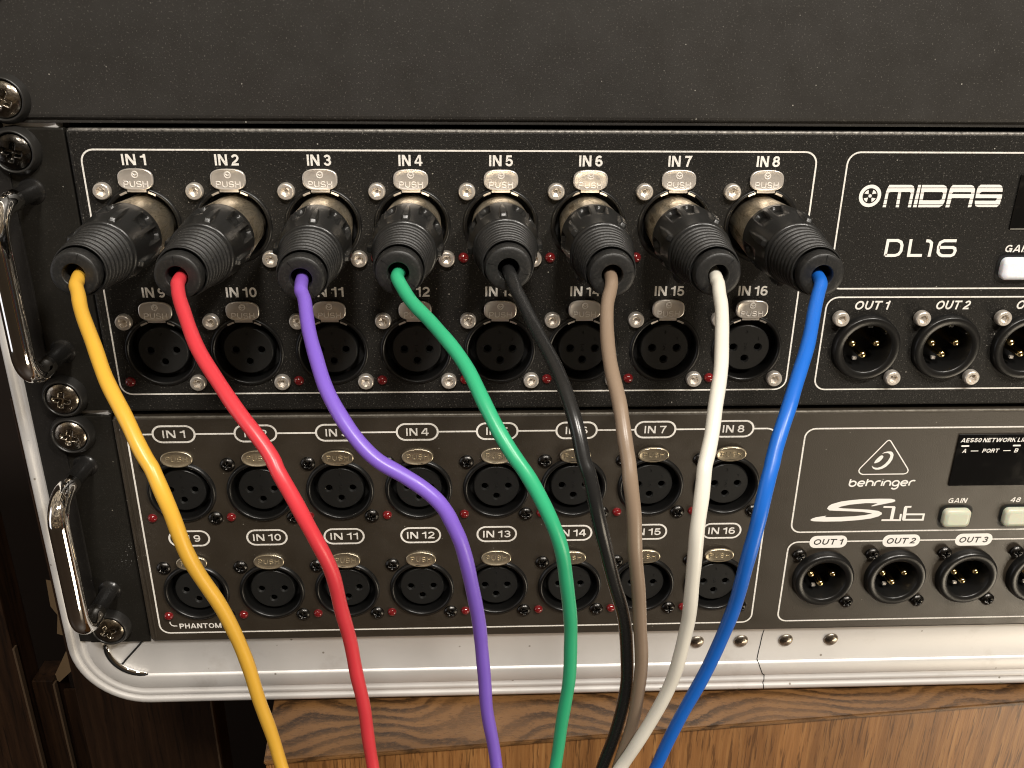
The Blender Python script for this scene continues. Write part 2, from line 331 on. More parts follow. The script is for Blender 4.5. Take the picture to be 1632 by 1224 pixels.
def wood(name, dark, mid, light, vertical, sc=1.0, rough=0.42, swirl=False):
    m = mat(name, mid, rough)
    nt, b = nodes(m)
    if swirl:
        v = coords(nt, (1000, 1000, 1000))
        nA = nt.nodes.new('ShaderNodeTexNoise')
        nA.inputs['Scale'].default_value = 0.012
        nA.inputs['Detail'].default_value = 1.5
        nt.links.new(v, nA.inputs['Vector'])
        sep = nt.nodes.new('ShaderNodeSeparateXYZ')
        nt.links.new(v, sep.inputs[0])
        # bands run along the board and bend like cathedral grain
        a1 = nt.nodes.new('ShaderNodeMath'); a1.operation = 'MULTIPLY'
        nt.links.new(nA.outputs['Fac'], a1.inputs[0]); a1.inputs[1].default_value = 17.0
        a2 = nt.nodes.new('ShaderNodeMath'); a2.operation = 'MULTIPLY_ADD'
        nt.links.new(sep.outputs['Y'], a2.inputs[0]); a2.inputs[1].default_value = 0.16
        nt.links.new(a1.outputs[0], a2.inputs[2])
        a4 = nt.nodes.new('ShaderNodeMath'); a4.operation = 'MULTIPLY_ADD'
        nt.links.new(noise(nt, v, 0.16, 4, 0.7), a4.inputs[0]); a4.inputs[1].default_value = 0.7
        nt.links.new(a2.outputs[0], a4.inputs[2])
        a3 = nt.nodes.new('ShaderNodeMath'); a3.operation = 'FRACT'
        nt.links.new(a4.outputs[0], a3.inputs[0])
        stripe = ramp(nt, a3.outputs[0], ((0.22, g(0)), (0.46, g(0.85)), (0.74, g(1)), (0.86, g(0.1)), (0.92, g(0))))
        ragged = ramp(nt, noise(nt, coords(nt, (620, 1500, 1000)), 0.75, 4, 0.75), ((0.34, g(0.35)), (0.52, g(1))))
        wide = ramp(nt, noise(nt, v, 0.028, 2, 0.5), ((0.34, g(0.5)), (0.52, g(1))))
        m1 = nt.nodes.new('ShaderNodeMath'); m1.operation = 'MULTIPLY'
        nt.links.new(stripe, m1.inputs[0]); nt.links.new(ragged, m1.inputs[1])
        m2 = nt.nodes.new('ShaderNodeMath'); m2.operation = 'MULTIPLY'
        nt.links.new(m1.outputs[0], m2.inputs[0]); nt.links.new(wide, m2.inputs[1])
        c = mixc(nt, noise(nt, v, 0.05, 3), mid, light)
        c = mixc(nt, m2.outputs[0], c, dark)
        pore = noise(nt, coords(nt, (500, 1700, 1000)), 1.0, 3, 0.7)
        c = mixc(nt, ramp(nt, pore, ((0.54, g(0)), (0.64, g(0.55)))), c, tuple(x * 0.5 for x in mid))
        nt.links.new(c, b.inputs['Base Color'])
        bump(nt, b, pore, 0.3, 0.0003)
        return m
    v = coords(nt, (1000, 1000, 45) if vertical else (45, 1000, 1000))
    f = noise(nt, v, 0.42 * sc, 4, 0.7, 0.3)
    f2 = noise(nt, coords(nt, (1000, 1000, 25)), 0.06 * sc, 2, 0.5, 0.8)
    f3 = noise(nt, coords(nt, (1000, 1000, 55)), 1.0 * sc, 3, 0.65, 0.4)
    c = ramp(nt, f, ((0.28, tuple((p + q) / 2 for p, q in zip(dark, mid))), (0.48, mid), (0.68, light)))
    c = mixc(nt, ramp(nt, f2, ((0.35, g(0.45)), (0.62, g(0)))), c, dark)
    c = mixc(nt, ramp(nt, f3, ((0.53, g(0)), (0.63, g(0.8)))), c, tuple(x * 0.75 for x in dark))
    nt.links.new(c, b.inputs['Base Color'])
    bump(nt, b, f3, 0.25, 0.0003)
    return m
MOAKF = wood('oak_front', (0.11, 0.044, 0.013), (0.29, 0.130, 0.040), (0.38, 0.190, 0.064), True)
MOAKT = wood('oak_top', (0.030, 0.013, 0.004), (0.145, 0.068, 0.022), (0.21, 0.105, 0.037), False, swirl=True)
MWALN = wood('dark_walnut', (0.008, 0.0035, 0.0015), (0.025, 0.011, 0.0045), (0.048, 0.023, 0.010), True, 0.4, 0.45)
MEDGE = mat('pale_board_edge', (0.09, 0.058, 0.033), 0.6)
MTAN = mat('tan_cardboard', (0.17, 0.112, 0.058), 0.8)
MFLOOR = mat('dark_floorboards', (0.025, 0.014, 0.008), 0.5)
MWALL = mat('dark_wall', (0.02, 0.012, 0.008), 0.8)

# ------------------------------------------------------------------ mesh helpers (all in mm)
class MB:
    def __init__(s): s.v = []; s.f = []; s.m = []; s.s = []; s.mats = []
    def mi(s, m):
        if m not in s.mats: s.mats.append(m)
        return s.mats.index(m)
    def add(s, vs, fs, m, smooth=True):
        o = len(s.v); k = s.mi(m)
        s.v += [tuple(p) for p in vs]
        for f in fs:
            s.f.append(tuple(i + o for i in f)); s.m.append(k); s.s.append(smooth)
        return s
    def lathe(s, prof, m, c=(0, 0, 0), seg=32, smooth=True, cap0=False, cap1=False, rot=0.0):
        """prof: list of (y, r); axis along y"""
        vs = []; fs = []
        for y, r in prof:
            for i in range(seg):
                a = 2 * PI * i / seg + rot
                vs.append((c[0] + r * math.cos(a), c[1] + y, c[2] + r * math.sin(a)))
        for j in range(len(prof) - 1):
            for i in range(seg):
                a, b_ = j * seg + i, j * seg + (i + 1) % seg
                fs.append((a, b_, b_ + seg, a + seg))
        if cap0: fs.append(tuple(range(seg)))
        if cap1: fs.append(tuple((len(prof) - 1) * seg + i for i in range(seg))[::-1])
        return s.add(vs, fs, m, smooth)
    def box(s, x0, x1, y0, y1, z0, z1, m, bev=0.0):
        bm = bmesh.new()
        bmesh.ops.create_cube(bm, size=1)
        for v in bm.verts:
            v.co = Vector(((x0 + x1) / 2 + v.co.x * (x1 - x0), (y0 + y1) / 2 + v.co.y * (y1 - y0), (z0 + z1) / 2 + v.co.z * (z1 - z0)))
        if bev: bmesh.ops.bevel(bm, geom=bm.edges[:], offset=bev, segments=2, profile=0.6, affect='EDGES')
        bm.verts.index_update()
        s.add([v.co[:] for v in bm.verts], [[v.index for v in f.verts] for f in bm.faces], m, False)
        bm.free()
        return s
    def tube(s, pts, r, m, seg=16, caps=True, smooth=True):
        P = [Vector(p) for p in pts]; vs = []; fs = []
        T = [(P[min(i + 1, len(P) - 1)] - P[max(i - 1, 0)]).normalized() for i in range(len(P))]
        n = T[0].cross(Vector((0.3, 1, 0.2)));
        if n.length < 1e-3: n = T[0].cross(Vector((1, 0, 0)))
        n.normalize()
        for i, p in enumerate(P):
            n = (n - T[i] * n.dot(T[i])).normalized(); b_ = T[i].cross(n)
            rr = r[i] if isinstance(r, (list, tuple)) else r
            for k in range(seg):
                a = 2 * PI * k / seg
                vs.append(tuple(p + (n * math.cos(a) + b_ * math.sin(a)) * rr))
        for j in range(len(P) - 1):
            for i in range(seg):
                a, b2 = j * seg + i, j * seg + (i + 1) % seg
                fs.append((a, b2, b2 + seg, a + seg))
        if caps:
            fs.append(tuple(range(seg))[::-1]); fs.append(tuple((len(P) - 1) * seg + i for i in range(seg)))
        return s.add(vs, fs, m, smooth)
    def fill(s, loops, y, m):
        """flat sheet in the xz plane bounded by loops (first outer, others holes)"""
        bm = bmesh.new()
        for L in loops:
            vv = [bm.verts.new((x, y, z)) for x, z in L]
            for i in range(len(vv)): bm.edges.new((vv[i], vv[(i + 1) % len(vv)]))
        bmesh.ops.triangle_fill(bm, use_beauty=True, use_dissolve=False, edges=bm.edges[:], normal=(0, -1, 0))
        bm.verts.index_update()
        s.add([v.co[:] for v in bm.verts], [[v.index for v in f.verts] for f in bm.faces], m, False)
        bm.free()
        return s
    def skirt(s, loop, y0, y1, m, smooth=False):
        n = len(loop)
        vs = [(x, y0, z) for x, z in loop] + [(x, y1, z) for x, z in loop]
        return s.add(vs, [(i, (i + 1) % n, (i + 1) % n + n, i + n) for i in range(n)], m, smooth)
    def stroke(s, pts, w, y, m, closed=False, capr=False):
        P = [Vector((a, b_)) for a, b_ in pts]; n = len(P); L = []; Rr = []
        for i in range(n):
            p0 = P[(i - 1) % n] if (closed or i > 0) else P[i]; p1 = P[(i + 1) % n] if (closed or i < n - 1) else P[i]
            d0 = (P[i] - p0); d1 = (p1 - P[i])
            d0 = d0.normalized() if d0.length > 1e-9 else d1.normalized()
            d1 = d1.normalized() if d1.length > 1e-9 else d0
            t = (d0 + d1); t = t.normalized() if t.length > 1e-6 else d0
            nn = Vector((-t.y, t.x)); k = max(0.5, nn.dot(Vector((-d0.y, d0.x))))
            L.append(P[i] + nn * w / 2 / k); Rr.append(P[i] - nn * w / 2 / k)
        vs = [(a.x, y, a.y) for a in L] + [(a.x, y, a.y) for a in Rr]
        k = n if closed else n - 1
        s.add(vs, [(i, (i + 1) % n, (i + 1) % n + n, i + n) for i in range(k)], m, False)
        if capr and not closed:
            for e_, sg in ((0, -1), (n - 1, 1)):
                c = P[e_]; q = P[1] if e_ == 0 else P[n - 2]; a0 = math.atan2(c.y - q.y, c.x - q.x)
                fan = [(c.x + w / 2 * math.cos(a0 + t), y, c.y + w / 2 * math.sin(a0 + t)) for t in [(-PI / 2 + PI * j / 6) for j in range(7)]]
                s.add(fan, [tuple(range(7))], m, False)
        return s

def build(name, mb, parent=None, loc=(0, 0, 0), rot=None, label=None):
    me = bpy.data.meshes.new(name)
    me.from_pydata([(x * U, y * U, z * U) for x, y, z in mb.v], [], mb.f)
    for m in mb.mats: me.materials.append(m)
    me.polygons.foreach_set('material_index', mb.m)
    me.polygons.foreach_set('use_smooth', mb.s)
    me.update()
    return place(name, me, parent, loc, rot, label)

def place(name, me, parent=None, loc=(0, 0, 0), rot=None, label=None):
    o = bpy.data.objects.new(name, me)
    COL.objects.link(o)
    if parent is None: o.location = W(*loc)
    else:
        o.parent = parent
        o.location = Vector(loc) * U
    if rot: o.rotation_euler = rot
    if label: o['label'] = label
    return o

def thing(name, loc, label, cat, group=None, kind=None):
    o = bpy.data.objects.new(name, None)
    COL.objects.link(o)
    o.empty_display_size = 0.02
    o.location = W(*loc)
    tag(o, label, cat, group, kind)
    return o

def tag(o, label=None, cat=None, group=None, kind=None):
    if label: o['label'] = label
    if cat: o['category'] = cat
    if group: o['group'] = group
    if kind: o['kind'] = kind
    return o

def _arc(cx, cz, rx, rz, a0, a1, n=12):
    return [(cx + rx * math.cos(math.radians(a0 + (a1 - a0) * i / n)), cz + rz * math.sin(math.radians(a0 + (a1 - a0) * i / n))) for i in range(n + 1)]
# grotesque capitals and figures: ink width (cap height = 1), then centre lines in a unit box;
# z of -9 / 9 run the stroke out to the base line / cap line, 'P' entries are filled polygons
GW = {'I': 0.21, 'N': 0.80, 'O': 0.92, 'U': 0.78, 'T': 0.80, 'P': 0.74, 'H': 0.78, 'A': 0.92, 'M': 1.0, 'S': 0.78, 'G': 0.90, 'V': 0.90, 'K': 0.84,
      'E': 0.68, 'R': 0.80, 'W': 1.28, 'L': 0.66, 'B': 0.78, '0': 0.68, '1': 0.44, '2': 0.68, '3': 0.68, '4': 0.72, '5': 0.68, '6': 0.68, '7': 0.66, '8': 0.70, '9': 0.68}
def glyph(ch, w):
    """returns (width, polylines, polygons) for a stroke weight w"""
    W_ = GW[ch]; h = w / 2
    X = lambda u: h + u * (W_ - w)
    Z = lambda v: 0.0 if v < -5 else 1.0 if v > 5 else h + v * (1 - w)
    L = []; P = []
    def ln(*pts): L.append([(X(u), Z(v)) for u, v in pts])
    def pg(*pts): P.append(list(pts))
    d = w * 1.22
    if ch == 'I': L.append([(W_ / 2, 0), (W_ / 2, 1)])
    elif ch == 'N': ln((0, -9), (0, 9)); ln((1, -9), (1, 9)); pg((0, 1), (d, 1), (W_, 0), (W_ - d, 0))
    elif ch == 'O': ln(*_arc(0.5, 0.5, 0.5, 0.5, 0, 360, 28))
    elif ch == 'U': ln((0, 9), (0, 0.45), *_arc(0.5, 0.40, 0.5, 0.40, 180, 360, 14)[1:-1], (1, 0.45), (1, 9))
    elif ch == 'T': L.append([(0, 1 - h), (W_, 1 - h)]); L.append([(W_ / 2, 0), (W_ / 2, 1 - h)])
    elif ch == 'P': ln((0, -9), (0, 9)); L.append([(0, 1 - h)] + [(X(u), Z(v)) for u, v in [(0.5, 1)] + _arc(0.6, 0.72, 0.4, 0.28, 90, -90) + [(0.5, 0.44), (0, 0.44)]])
    elif ch == 'R': ln((0, -9), (0, 9)); L.append([(0, 1 - h)] + [(X(u), Z(v)) for u, v in [(0.5, 1)] + _arc(0.6, 0.74, 0.4, 0.26, 90, -90) + [(0.5, 0.48), (0, 0.48)]]); ln((0.55, 0.48), (0.85, 0.36), (0.93, 0.15), (0.98, -9))
    elif ch == 'B': ln((0, -9), (0, 9)); L.append([(0, 1 - h)] + [(X(u), Z(v)) for u, v in _arc(0.55, 0.76, 0.38, 0.24, 90, -90) + [(0, 0.52)]]); ln((0, 0.52), *_arc(0.6, 0.26, 0.4, 0.26, 90, -90), (-0.1, 0))
    elif ch == 'H': ln((0, -9), (0, 9)); ln((1, -9), (1, 9)); ln((0, 0.52), (1, 0.52))
    elif ch == 'A': pg((0, 0), (w, 0), (W_ / 2 + w * .12, 0.92), (W_ / 2 + w * .55, 1), (W_ / 2 - w * .6, 1)); pg((W_, 0), (W_ - w, 0), (W_ / 2 - w * .12, 0.92), (W_ / 2 - w * .55, 1), (W_ / 2 + w * .6, 1)); ln((0.2, 0.22), (0.8, 0.22))
    elif ch == 'V': pg((0, 1), (w, 1), (W_ / 2 + w * .2, 0.0), (W_ / 2 - w * .55, 0)); pg((W_, 1), (W_ - w, 1), (W_ / 2 - w * .2, 0.0), (W_ / 2 + w * .55, 0))
    elif ch == 'W':
        for k in (0, 1):
            a = k * (W_ - w) / 2
            pg((a, 1), (a + w, 1), (a + W_ * .25 + w * .45, 0), (a + W_ * .25 - w * .5, 0)) if k == 0 else pg((a, 1), (a + w, 1), (W_ * .75 + w * .45, 0), (W_ * .75 - w * .5, 0))
            b_ = a + (W_ - w) / 2
            pg((b_, 1), (b_ + w, 1), (b_ - W_ * .25 + w * 1.3, 0), (b_ - W_ * .25 + w * .35, 0))
    elif ch == 'M': ln((0, -9), (0, 9)); ln((1, -9), (1, 9)); pg((0, 1), (w * 1.15, 1), (W_ / 2 + w * .42, 0), (W_ / 2 - w * .42, 0)); pg((W_, 1), (W_ - w * 1.15, 1), (W_ / 2 - w * .42, 0), (W_ / 2 + w * .42, 0))
    elif ch == 'E': ln((0, -9), (0, 9)); ln((0, 1), (1.15, 1)); ln((0, 0.52), (1.05, 0.52)); ln((0, 0), (1.2, 0))
    elif ch == 'L': ln((0, 9), (0, -9)); ln((0, 0), (1.15, 0))
    elif ch == 'K': ln((0, -9), (0, 9)); pg((W_, 1), (W_ - d, 1), (w * .8, 0.42), (w * .8, 0.68)); pg((W_, 0), (W_ - d * 1.05, 0), (w * 1.5, 0.55), (w * 2.2, 0.7))
    elif ch == 'S': ln(*_arc(0.5, 0.755, 0.46, 0.245, 15, 180, 10), *_arc(0.42, 0.66, 0.38, 0.16, 185, 262, 5), *_arc(0.55, 0.33, 0.42, 0.17, 82, 10, 5), *_arc(0.5, 0.26, 0.5, 0.26, 0, -165, 10))
    elif ch == 'G': ln(*_arc(0.5, 0.5, 0.5, 0.5, 40, 318, 20), (0.98, 0.16)); ln((0.98, -9), (0.98, 0.46)); ln((0.55, 0.46), (1.1, 0.46))
    elif ch == '0': ln(*_arc(0.5, 0.5, 0.5, 0.5, 0, 360, 24))
    elif ch == '1': ln((1, -9), (1, 9)); pg((0, 0.68), (0, 0.82), (0.24 * 1, 0.88), (W_ - w, 1), (W_, 1), (W_ - w * .8, 0.72), (W_ - w, 0.68))
    elif ch == '2': ln(*_arc(0.5, 0.72, 0.48, 0.28, 170, -20, 12), (0.8, 0.48), (0.12, 0.14), (0.02, 0.0), (1.12, 0.0))
    elif ch == '3': ln(*_arc(0.5, 0.75, 0.44, 0.25, 165, -80, 12)); ln((0.38, 0.53), (0.55, 0.53), *_arc(0.5, 0.26, 0.5, 0.27, 75, -170, 12))
    elif ch == '4': ln((0.78, -9), (0.78, 9)); pg((0, 0.22), (0, 0.38), (0.36, 1), (0.55, 1), (0.17, 0.38), (W_, 0.38), (W_, 0.22))
    elif ch == '5': ln((0.98, 1), (0.16, 1), (0.06, 0.50), (0.25, 0.58), *_arc(0.48, 0.30, 0.52, 0.31, 90, -165, 14))
    elif ch in '69':
        for p in (_arc(0.54, 0.66, 0.50, 0.34, 42, 165, 9) + [(0.0, 0.52), (0.0, 0.28)], _arc(0.5, 0.285, 0.5, 0.285, 170, 540, 24)):
            ln(*([(1 - a, 1 - b_) for a, b_ in p] if ch == '9' else p))
    elif ch == '7': ln((-0.15, 1), (1.0, 1), (0.62, 0.55), (0.34, -9))
    elif ch == '8': ln(*_arc(0.5, 0.77, 0.42, 0.23, -90, 270, 20)); ln(*_arc(0.5, 0.27, 0.5, 0.27, 90, 450, 22))
    return W_, L, P

def ridge(mb, pts, w, y, m, h=0.2):
    """raised bar with a flat top and sloping flanks, for stamped lettering"""
    P = [Vector((a, b_)) for a, b_ in pts]; n = len(P); vs = []
    for i in range(n):
        t = (P[min(i + 1, n - 1)] - P[max(i - 1, 0)])
        t = t.normalized() if t.length > 1e-9 else Vector((1, 0))
        nn = Vector((-t.y, t.x)) * w / 2
        for k, yy in ((1.15, y + 0.05), (0.85, y - h), (-0.85, y - h), (-1.15, y + 0.05)):
            q = P[i] + nn * k
            vs.append((q.x, yy, q.y))
    mb.add(vs, [(4 * i + j, 4 * i + 4 + j, 4 * i + 5 + j, 4 * i + 1 + j) for i in range(n - 1) for j in (0, 1, 2)], m, False)

def text(mb, s, cx, zb, cap, width, y, m, bold=0.2, shear=0.0, align='c', raised=False):
    """lettering with its baseline at zb and capital height cap, fitted to a width"""
    w = 0.19 if bold < 0.1 else bold
    gap = 0.125
    x = 0.0; items = []
    for ch in s:
        if ch == ' ': x += 0.36 - gap; continue
        gw, L, P = glyph(ch, w)
        items.append((x, L, P)); x += gw + gap
    kx = width / (x - gap); xo = cx - width / 2 if align == 'c' else cx
    T = lambda a, b_, x0: (xo + (x0 + a) * kx + (b_ - 0.5) * cap * shear, zb + b_ * cap)
    dy = 0.0
    for x0, L, P in items:
        for l in L:
            pts = [T(a, b_, x0) for a, b_ in l]
            if raised: ridge(mb, pts, w * cap, y, m)
            else: mb.stroke(pts, w * min(cap, (kx + cap) / 2), y - dy, m); dy = (dy + 0.003) % 0.02
        for p in P:
            if raised:
                k = len(p) // 2
                a = ((p[0][0] + p[1][0]) / 2, (p[0][1] + p[1][1]) / 2); c = ((p[2][0] + p[3][0]) / 2, (p[2][1] + p[3][1]) / 2)
                ridge(mb, [T(*a, x0), T(*c, x0)], w * cap, y, m)
            else:
                mb.fill([[T(a, b_, x0) for a, b_ in p]], y - dy, m); dy = (dy + 0.003) % 0.02

def rrect(x0, x1, z0, z1, r, n=6, corners=(1, 1, 1, 1)):
    """clockwise loop from the top left; corners = TL, TR, BR, BL"""
    out = []
    for k, (cx, cz, a0) in enumerate(((x0 + r, z1 - r, PI), (x1 - r, z1 - r, PI / 2), (x1 - r, z0 + r, 0), (x0 + r, z0 + r, -PI / 2))):
        if corners[k]:
            for i in range(n + 1):
                a = a0 - PI / 2 * i / n
                out.append((cx + r * math.cos(a), cz + r * math.sin(a)))
        else:
            out.append(((x0, z1), (x1, z1), (x1, z0), (x0, z0))[k])
    return out

def circ(cx, cz, r, n=40, a0=0.0):
    return [(cx + r * math.cos(a0 + 2 * PI * i / n), cz + r * math.sin(a0 + 2 * PI * i / n)) for i in range(n)]

# ------------------------------------------------------------------ prototypes (meshes shared between copies)
def keep(mb, name):
    me = bpy.data.meshes.new(name)
    me.from_pydata([(x * U, y * U, z * U) for x, y, z in mb.v], [], mb.f)
    for m in mb.mats: me.materials.append(m)
    me.polygons.foreach_set('material_index', mb.m)
    me.polygons.foreach_set('use_smooth', mb.s)
    me.update()
    return me

def polar(R, rings, seg, fy, m, rot=0.0):
    """dome: y = fy(x, z); returns an MB"""
    vs = [(0, fy(0, 0), 0)]; fs = []
    for j in range(1, rings + 1):
        r = R * (j / rings) ** 0.85
        for i in range(seg):
            a = 2 * PI * i / seg + rot
            x, z = r * math.cos(a), r * math.sin(a)
            vs.append((x, fy(x, z), z))
    for i in range(seg): fs.append((0, 1 + (i + 1) % seg, 1 + i))
    for j in range(rings - 1):
        for i in range(seg):
            a = 1 + j * seg + i; b_ = 1 + j * seg + (i + 1) % seg
            fs.append((a, b_, b_ + seg, a + seg))
    mb = MB()
    mb.add(vs, fs, m, True)
    return mb

def cross_depth(x, z, w, l, d):
    def sm(t): t = max(0, min(1, t)); return t * t * (3 - 2 * t)
    def bar(a, b_):
        return sm((w - abs(a)) / (w * 0.45)) * sm((l - abs(b_)) / (l * 0.22))
    r = math.hypot(x, z)
    return d * max(bar(x, z), bar(z, x)) * (1 - 0.35 * min(1, r / l))

def phillips_mesh(R, h, m, rings=16, seg=56):
    def fy(x, z):
        q = (x * x + z * z) / (R * R)
        return -h * math.sqrt(max(0, 1 - q * 0.9)) + cross_depth(x, z, R * 0.17, R * 0.58, h * 1.15)
    mb = polar(R, rings, seg, fy, m)
    y1 = -h * math.sqrt(0.1)
    mb.lathe([(y1, R), (0.1, R * 1.01)], m, seg=seg)
    return mb

def hex_screw(R, h, m):
    """button head with a hexagonal socket sunk into it"""
    mb = MB()
    seg = 36
    hr = R * 0.58
    def hx(a):
        a = (a + PI / 6) % (PI / 3) - PI / 6
        return hr * math.cos(PI / 6) / math.cos(a)
    rings = []
    for y, r, ish in ((0.2, R, 0), (-h * 0.55, R, 0), (-h * 0.85, R * 0.95, 0), (-h, R * 0.84, 0), (-h, 1.06, 1), (-h * 0.93, 1.0, 1), (-h * 0.42, 0.96, 1), (-h * 0.25, 0.4, 1)):
        rings.append([((r * hx(2 * PI * i / seg) if ish else r) * math.cos(2 * PI * i / seg), y, (r * hx(2 * PI * i / seg) if ish else r) * math.sin(2 * PI * i / seg)) for i in range(seg)])
    vs = [p for R_ in rings for p in R_]
    fs = [(j * seg + i, j * seg + (i + 1) % seg, (j + 1) * seg + (i + 1) % seg, (j + 1) * seg + i) for j in range(len(rings) - 1) for i in range(seg)]
    fs.append(tuple((len(rings) - 1) * seg + i for i in range(seg)))
    mb.add(vs, fs, m, False)
    for i, f in enumerate(fs):
        if i < 3 * seg: mb.s[i] = True
    return mb
ME_HEX = keep(hex_screw(2.5, 1.9, MSCR), 'socket_screw')
ME_BPH = keep(phillips_mesh(2.4, 1.5, MBSCR, 12, 40), 'socket_screw')
ME_RSC = keep(phillips_mesh(4.95, 2.0, MRACK), 'screw_head')
ME_RSCD = keep(phillips_mesh(4.95, 2.0, MRACKD), 'screw_head')
wm = MB().lathe([(0, 6.9), (-1.2, 6.85), (-2.9, 6.0), (-3.3, 5.75), (-3.2, 5.4), (-2.2, 5.05), (-1.2, 4.9)], MWASH, seg=48)
ME_WASH = keep(wm, 'washer')
led = MB().lathe([(0.3, 1.58), (-0.2, 1.58), (-0.75, 1.4), (-1.15, 1.0), (-1.38, 0.5), (-1.42, 0.02)], MLED, seg=24, cap1=True)
ME_LED = keep(led, 'indicator_light')
ledr = MB().lathe([(-0.02, 1.75), (-0.12, 1.62), (-0.06, 1.34), (0.2, 1.3)], MHOLE, seg=24)

PH = ((-3.95, 0.1), (3.95, 0.1), (0.0, -3.75))
def socket_female(dl):
    """panel ring, dark annular gap and three-hole insert; local origin at its centre on the panel face"""
    ring = MB()
    ro = 11.3
    if dl: prof = [(0.0, ro), (-0.55, ro - 0.25), (-0.75, ro - 0.7), (-0.55, 10.15), (-0.1, 9.9), (6.2, 9.75)]
    else: prof = [(0.0, ro), (-1.0, ro - 0.35), (-1.25, ro - 1.0), (-1.0, 9.9), (-0.3, 9.65), (6.2, 9.5)]
    ring.lathe(prof, MPLAS, seg=72)
    ring.fill([circ(0, 0, 9.8, 48)], 6.1, MHOLE)
    if not dl:
        # latch side plates seen in the gap
        pass
    core = MB()
    core.lathe([(6.1, 7.75), (1.5, 7.75), (1.1, 7.65), (0.9, 7.35)], MCORE, seg=56)
    core.fill([circ(0, 0, 7.35, 56)] + [circ(x, z, 1.42, 16) for x, z in PH], 0.9, MCORE)
    for x, z in PH:
        core.lathe([(0.9, 1.42), (1.6, 1.02)], MCORE, c=(x, 0, z), seg=16)
    # keyway and faint raised number between the holes
    core.box(-0.5, 0.5, 0.75, 0.95, 1.2, 1.35, MCORE)
    text(core, '2', 0, -0.9, 1.5, 0.95, 0.98, MCORE, 0.14, raised=True)
    text(core, '1', 3.9, 2.6, 1.0, 0.4, 0.98, MCORE, 0.14, raised=True)
    text(core, '3', 0.0, 4.9, 1.0, 0.7, 0.98, MCORE, 0.14, raised=True)
    con = MB()
    con.lathe([(1.6, 1.04), (1.9, 0.98), (5.5, 0.98)], MCONT, seg=16)
    con.fill([circ(0, 0, 0.98, 16)], 5.4, MHOLE)
    return keep(ring, 'socket_ring'), keep(core, 'socket_insert'), keep(con, 'contact')
ME_DR, ME_DC, ME_CON = socket_female(True)
ME_SR, ME_SC_, _ = socket_female(False)

def superell(a, b_, n, k=40, z0=0.0):
    out = []
    for i in range(k):
        t = 2 * PI * i / k
        c, s_ = math.cos(t), math.sin(t)
        out.append((a * abs(c) ** (2 / n) * (1 if c > 0 else -1), z0 + b_ * abs(s_) ** (2 / n) * (1 if s_ > 0 else -1)))
    return out

def push_tab(dl, m, side):
    """pressed metal latch tab with raised lettering; origin at the socket centre"""
    mb = MB()
    if dl: a, b_, n, zc = 5.05, 3.05, 2.9, 13.5
    else: a, b_, n, zc = 5.2, 2.75, 2.2, 12.4
    # dished plate: rings from the rim inwards
    rings = [(1.0, 0.0), (1.0, -0.5), (0.97, -0.72), (0.91, -0.76), (0.86, -0.66), (0.5, -0.66), (0.02, -0.66)]
    base = superell(a, b_, n)
    vs = []; K = len(base)
    for k, dy in rings:
        for x, z in base: vs.append((x * k, -0.55 + dy, zc + z * k))
    fs = [(j * K + i, j * K + (i + 1) % K, (j + 1) * K + (i + 1) % K, (j + 1) * K + i) for j in range(len(rings) - 1) for i in range(K)]
    fs.append(tuple((len(rings) - 1) * K + i for i in range(K)))
    mb.add(vs, fs, m, True)
    # neck going down into the gap
    w = 2.7
    zt = zc - b_ + 0.5
    vs = [(-w, -1.05, zt), (w, -1.05, zt), (-w, -1.0, 9.9), (w, -1.0, 9.9), (-w, 1.2, 9.4), (w, 1.2, 9.4), (-w, 5, 9.3), (w, 5, 9.3)]
    mb.add(vs, [(0, 1, 3, 2), (2, 3, 5, 4), (4, 5, 7, 6)], m, False)
    # spring strips following the ring on both sides of the neck
    for sg in (-1, 1):
        a0, a1 = (0.30, 0.52) if dl else (0.32, 0.50)
        vs = []
        for i in range(6):
            t = a0 + (a1 - a0) * i / 5
            for r, y in ((10.55, -0.9), (9.95, -0.75), (9.85, 0.8)):
                vs.append((sg * r * math.sin(t), y, r * math.cos(t)))
        mb.add(vs, [(3 * i + j, 3 * i + 3 + j, 3 * i + 4 + j, 3 * i + 1 + j) for i in range(5) for j in (0, 1)], m, False)
    yt = -0.55 - 0.60
    if dl:
        text(mb, 'PUSH', 0, zc - 2.25, 1.8, 7.0, yt, MLET, 0.15, raised=True)
        ridge(mb, circ(0, zc + 1.35, 0.85, 18) + [(0.85, zc + 1.35)], 0.3, yt, MLET)
        ridge(mb, [(-0.6, zc + 1.6), (0.0, zc + 1.15), (0.6, zc + 1.5)], 0.3, yt, MLET)
    else:
        text(mb, 'PUSH', 0, zc - 0.85, 1.8, 7.2, yt, MLES, 0.17, raised=True)
    # side walls of the letters: drop a copy slightly behind so that they read as raised
    return mb
def emboss(mb):
    """give the flat lettering at the front a thickness of 0.15 mm"""
    return mb
ME_TAB_D = keep(push_tab(True, MNICK, 1), 'push_tab')
ME_TAB_S = keep(push_tab(False, MBRSS, 1), 'push_tab')

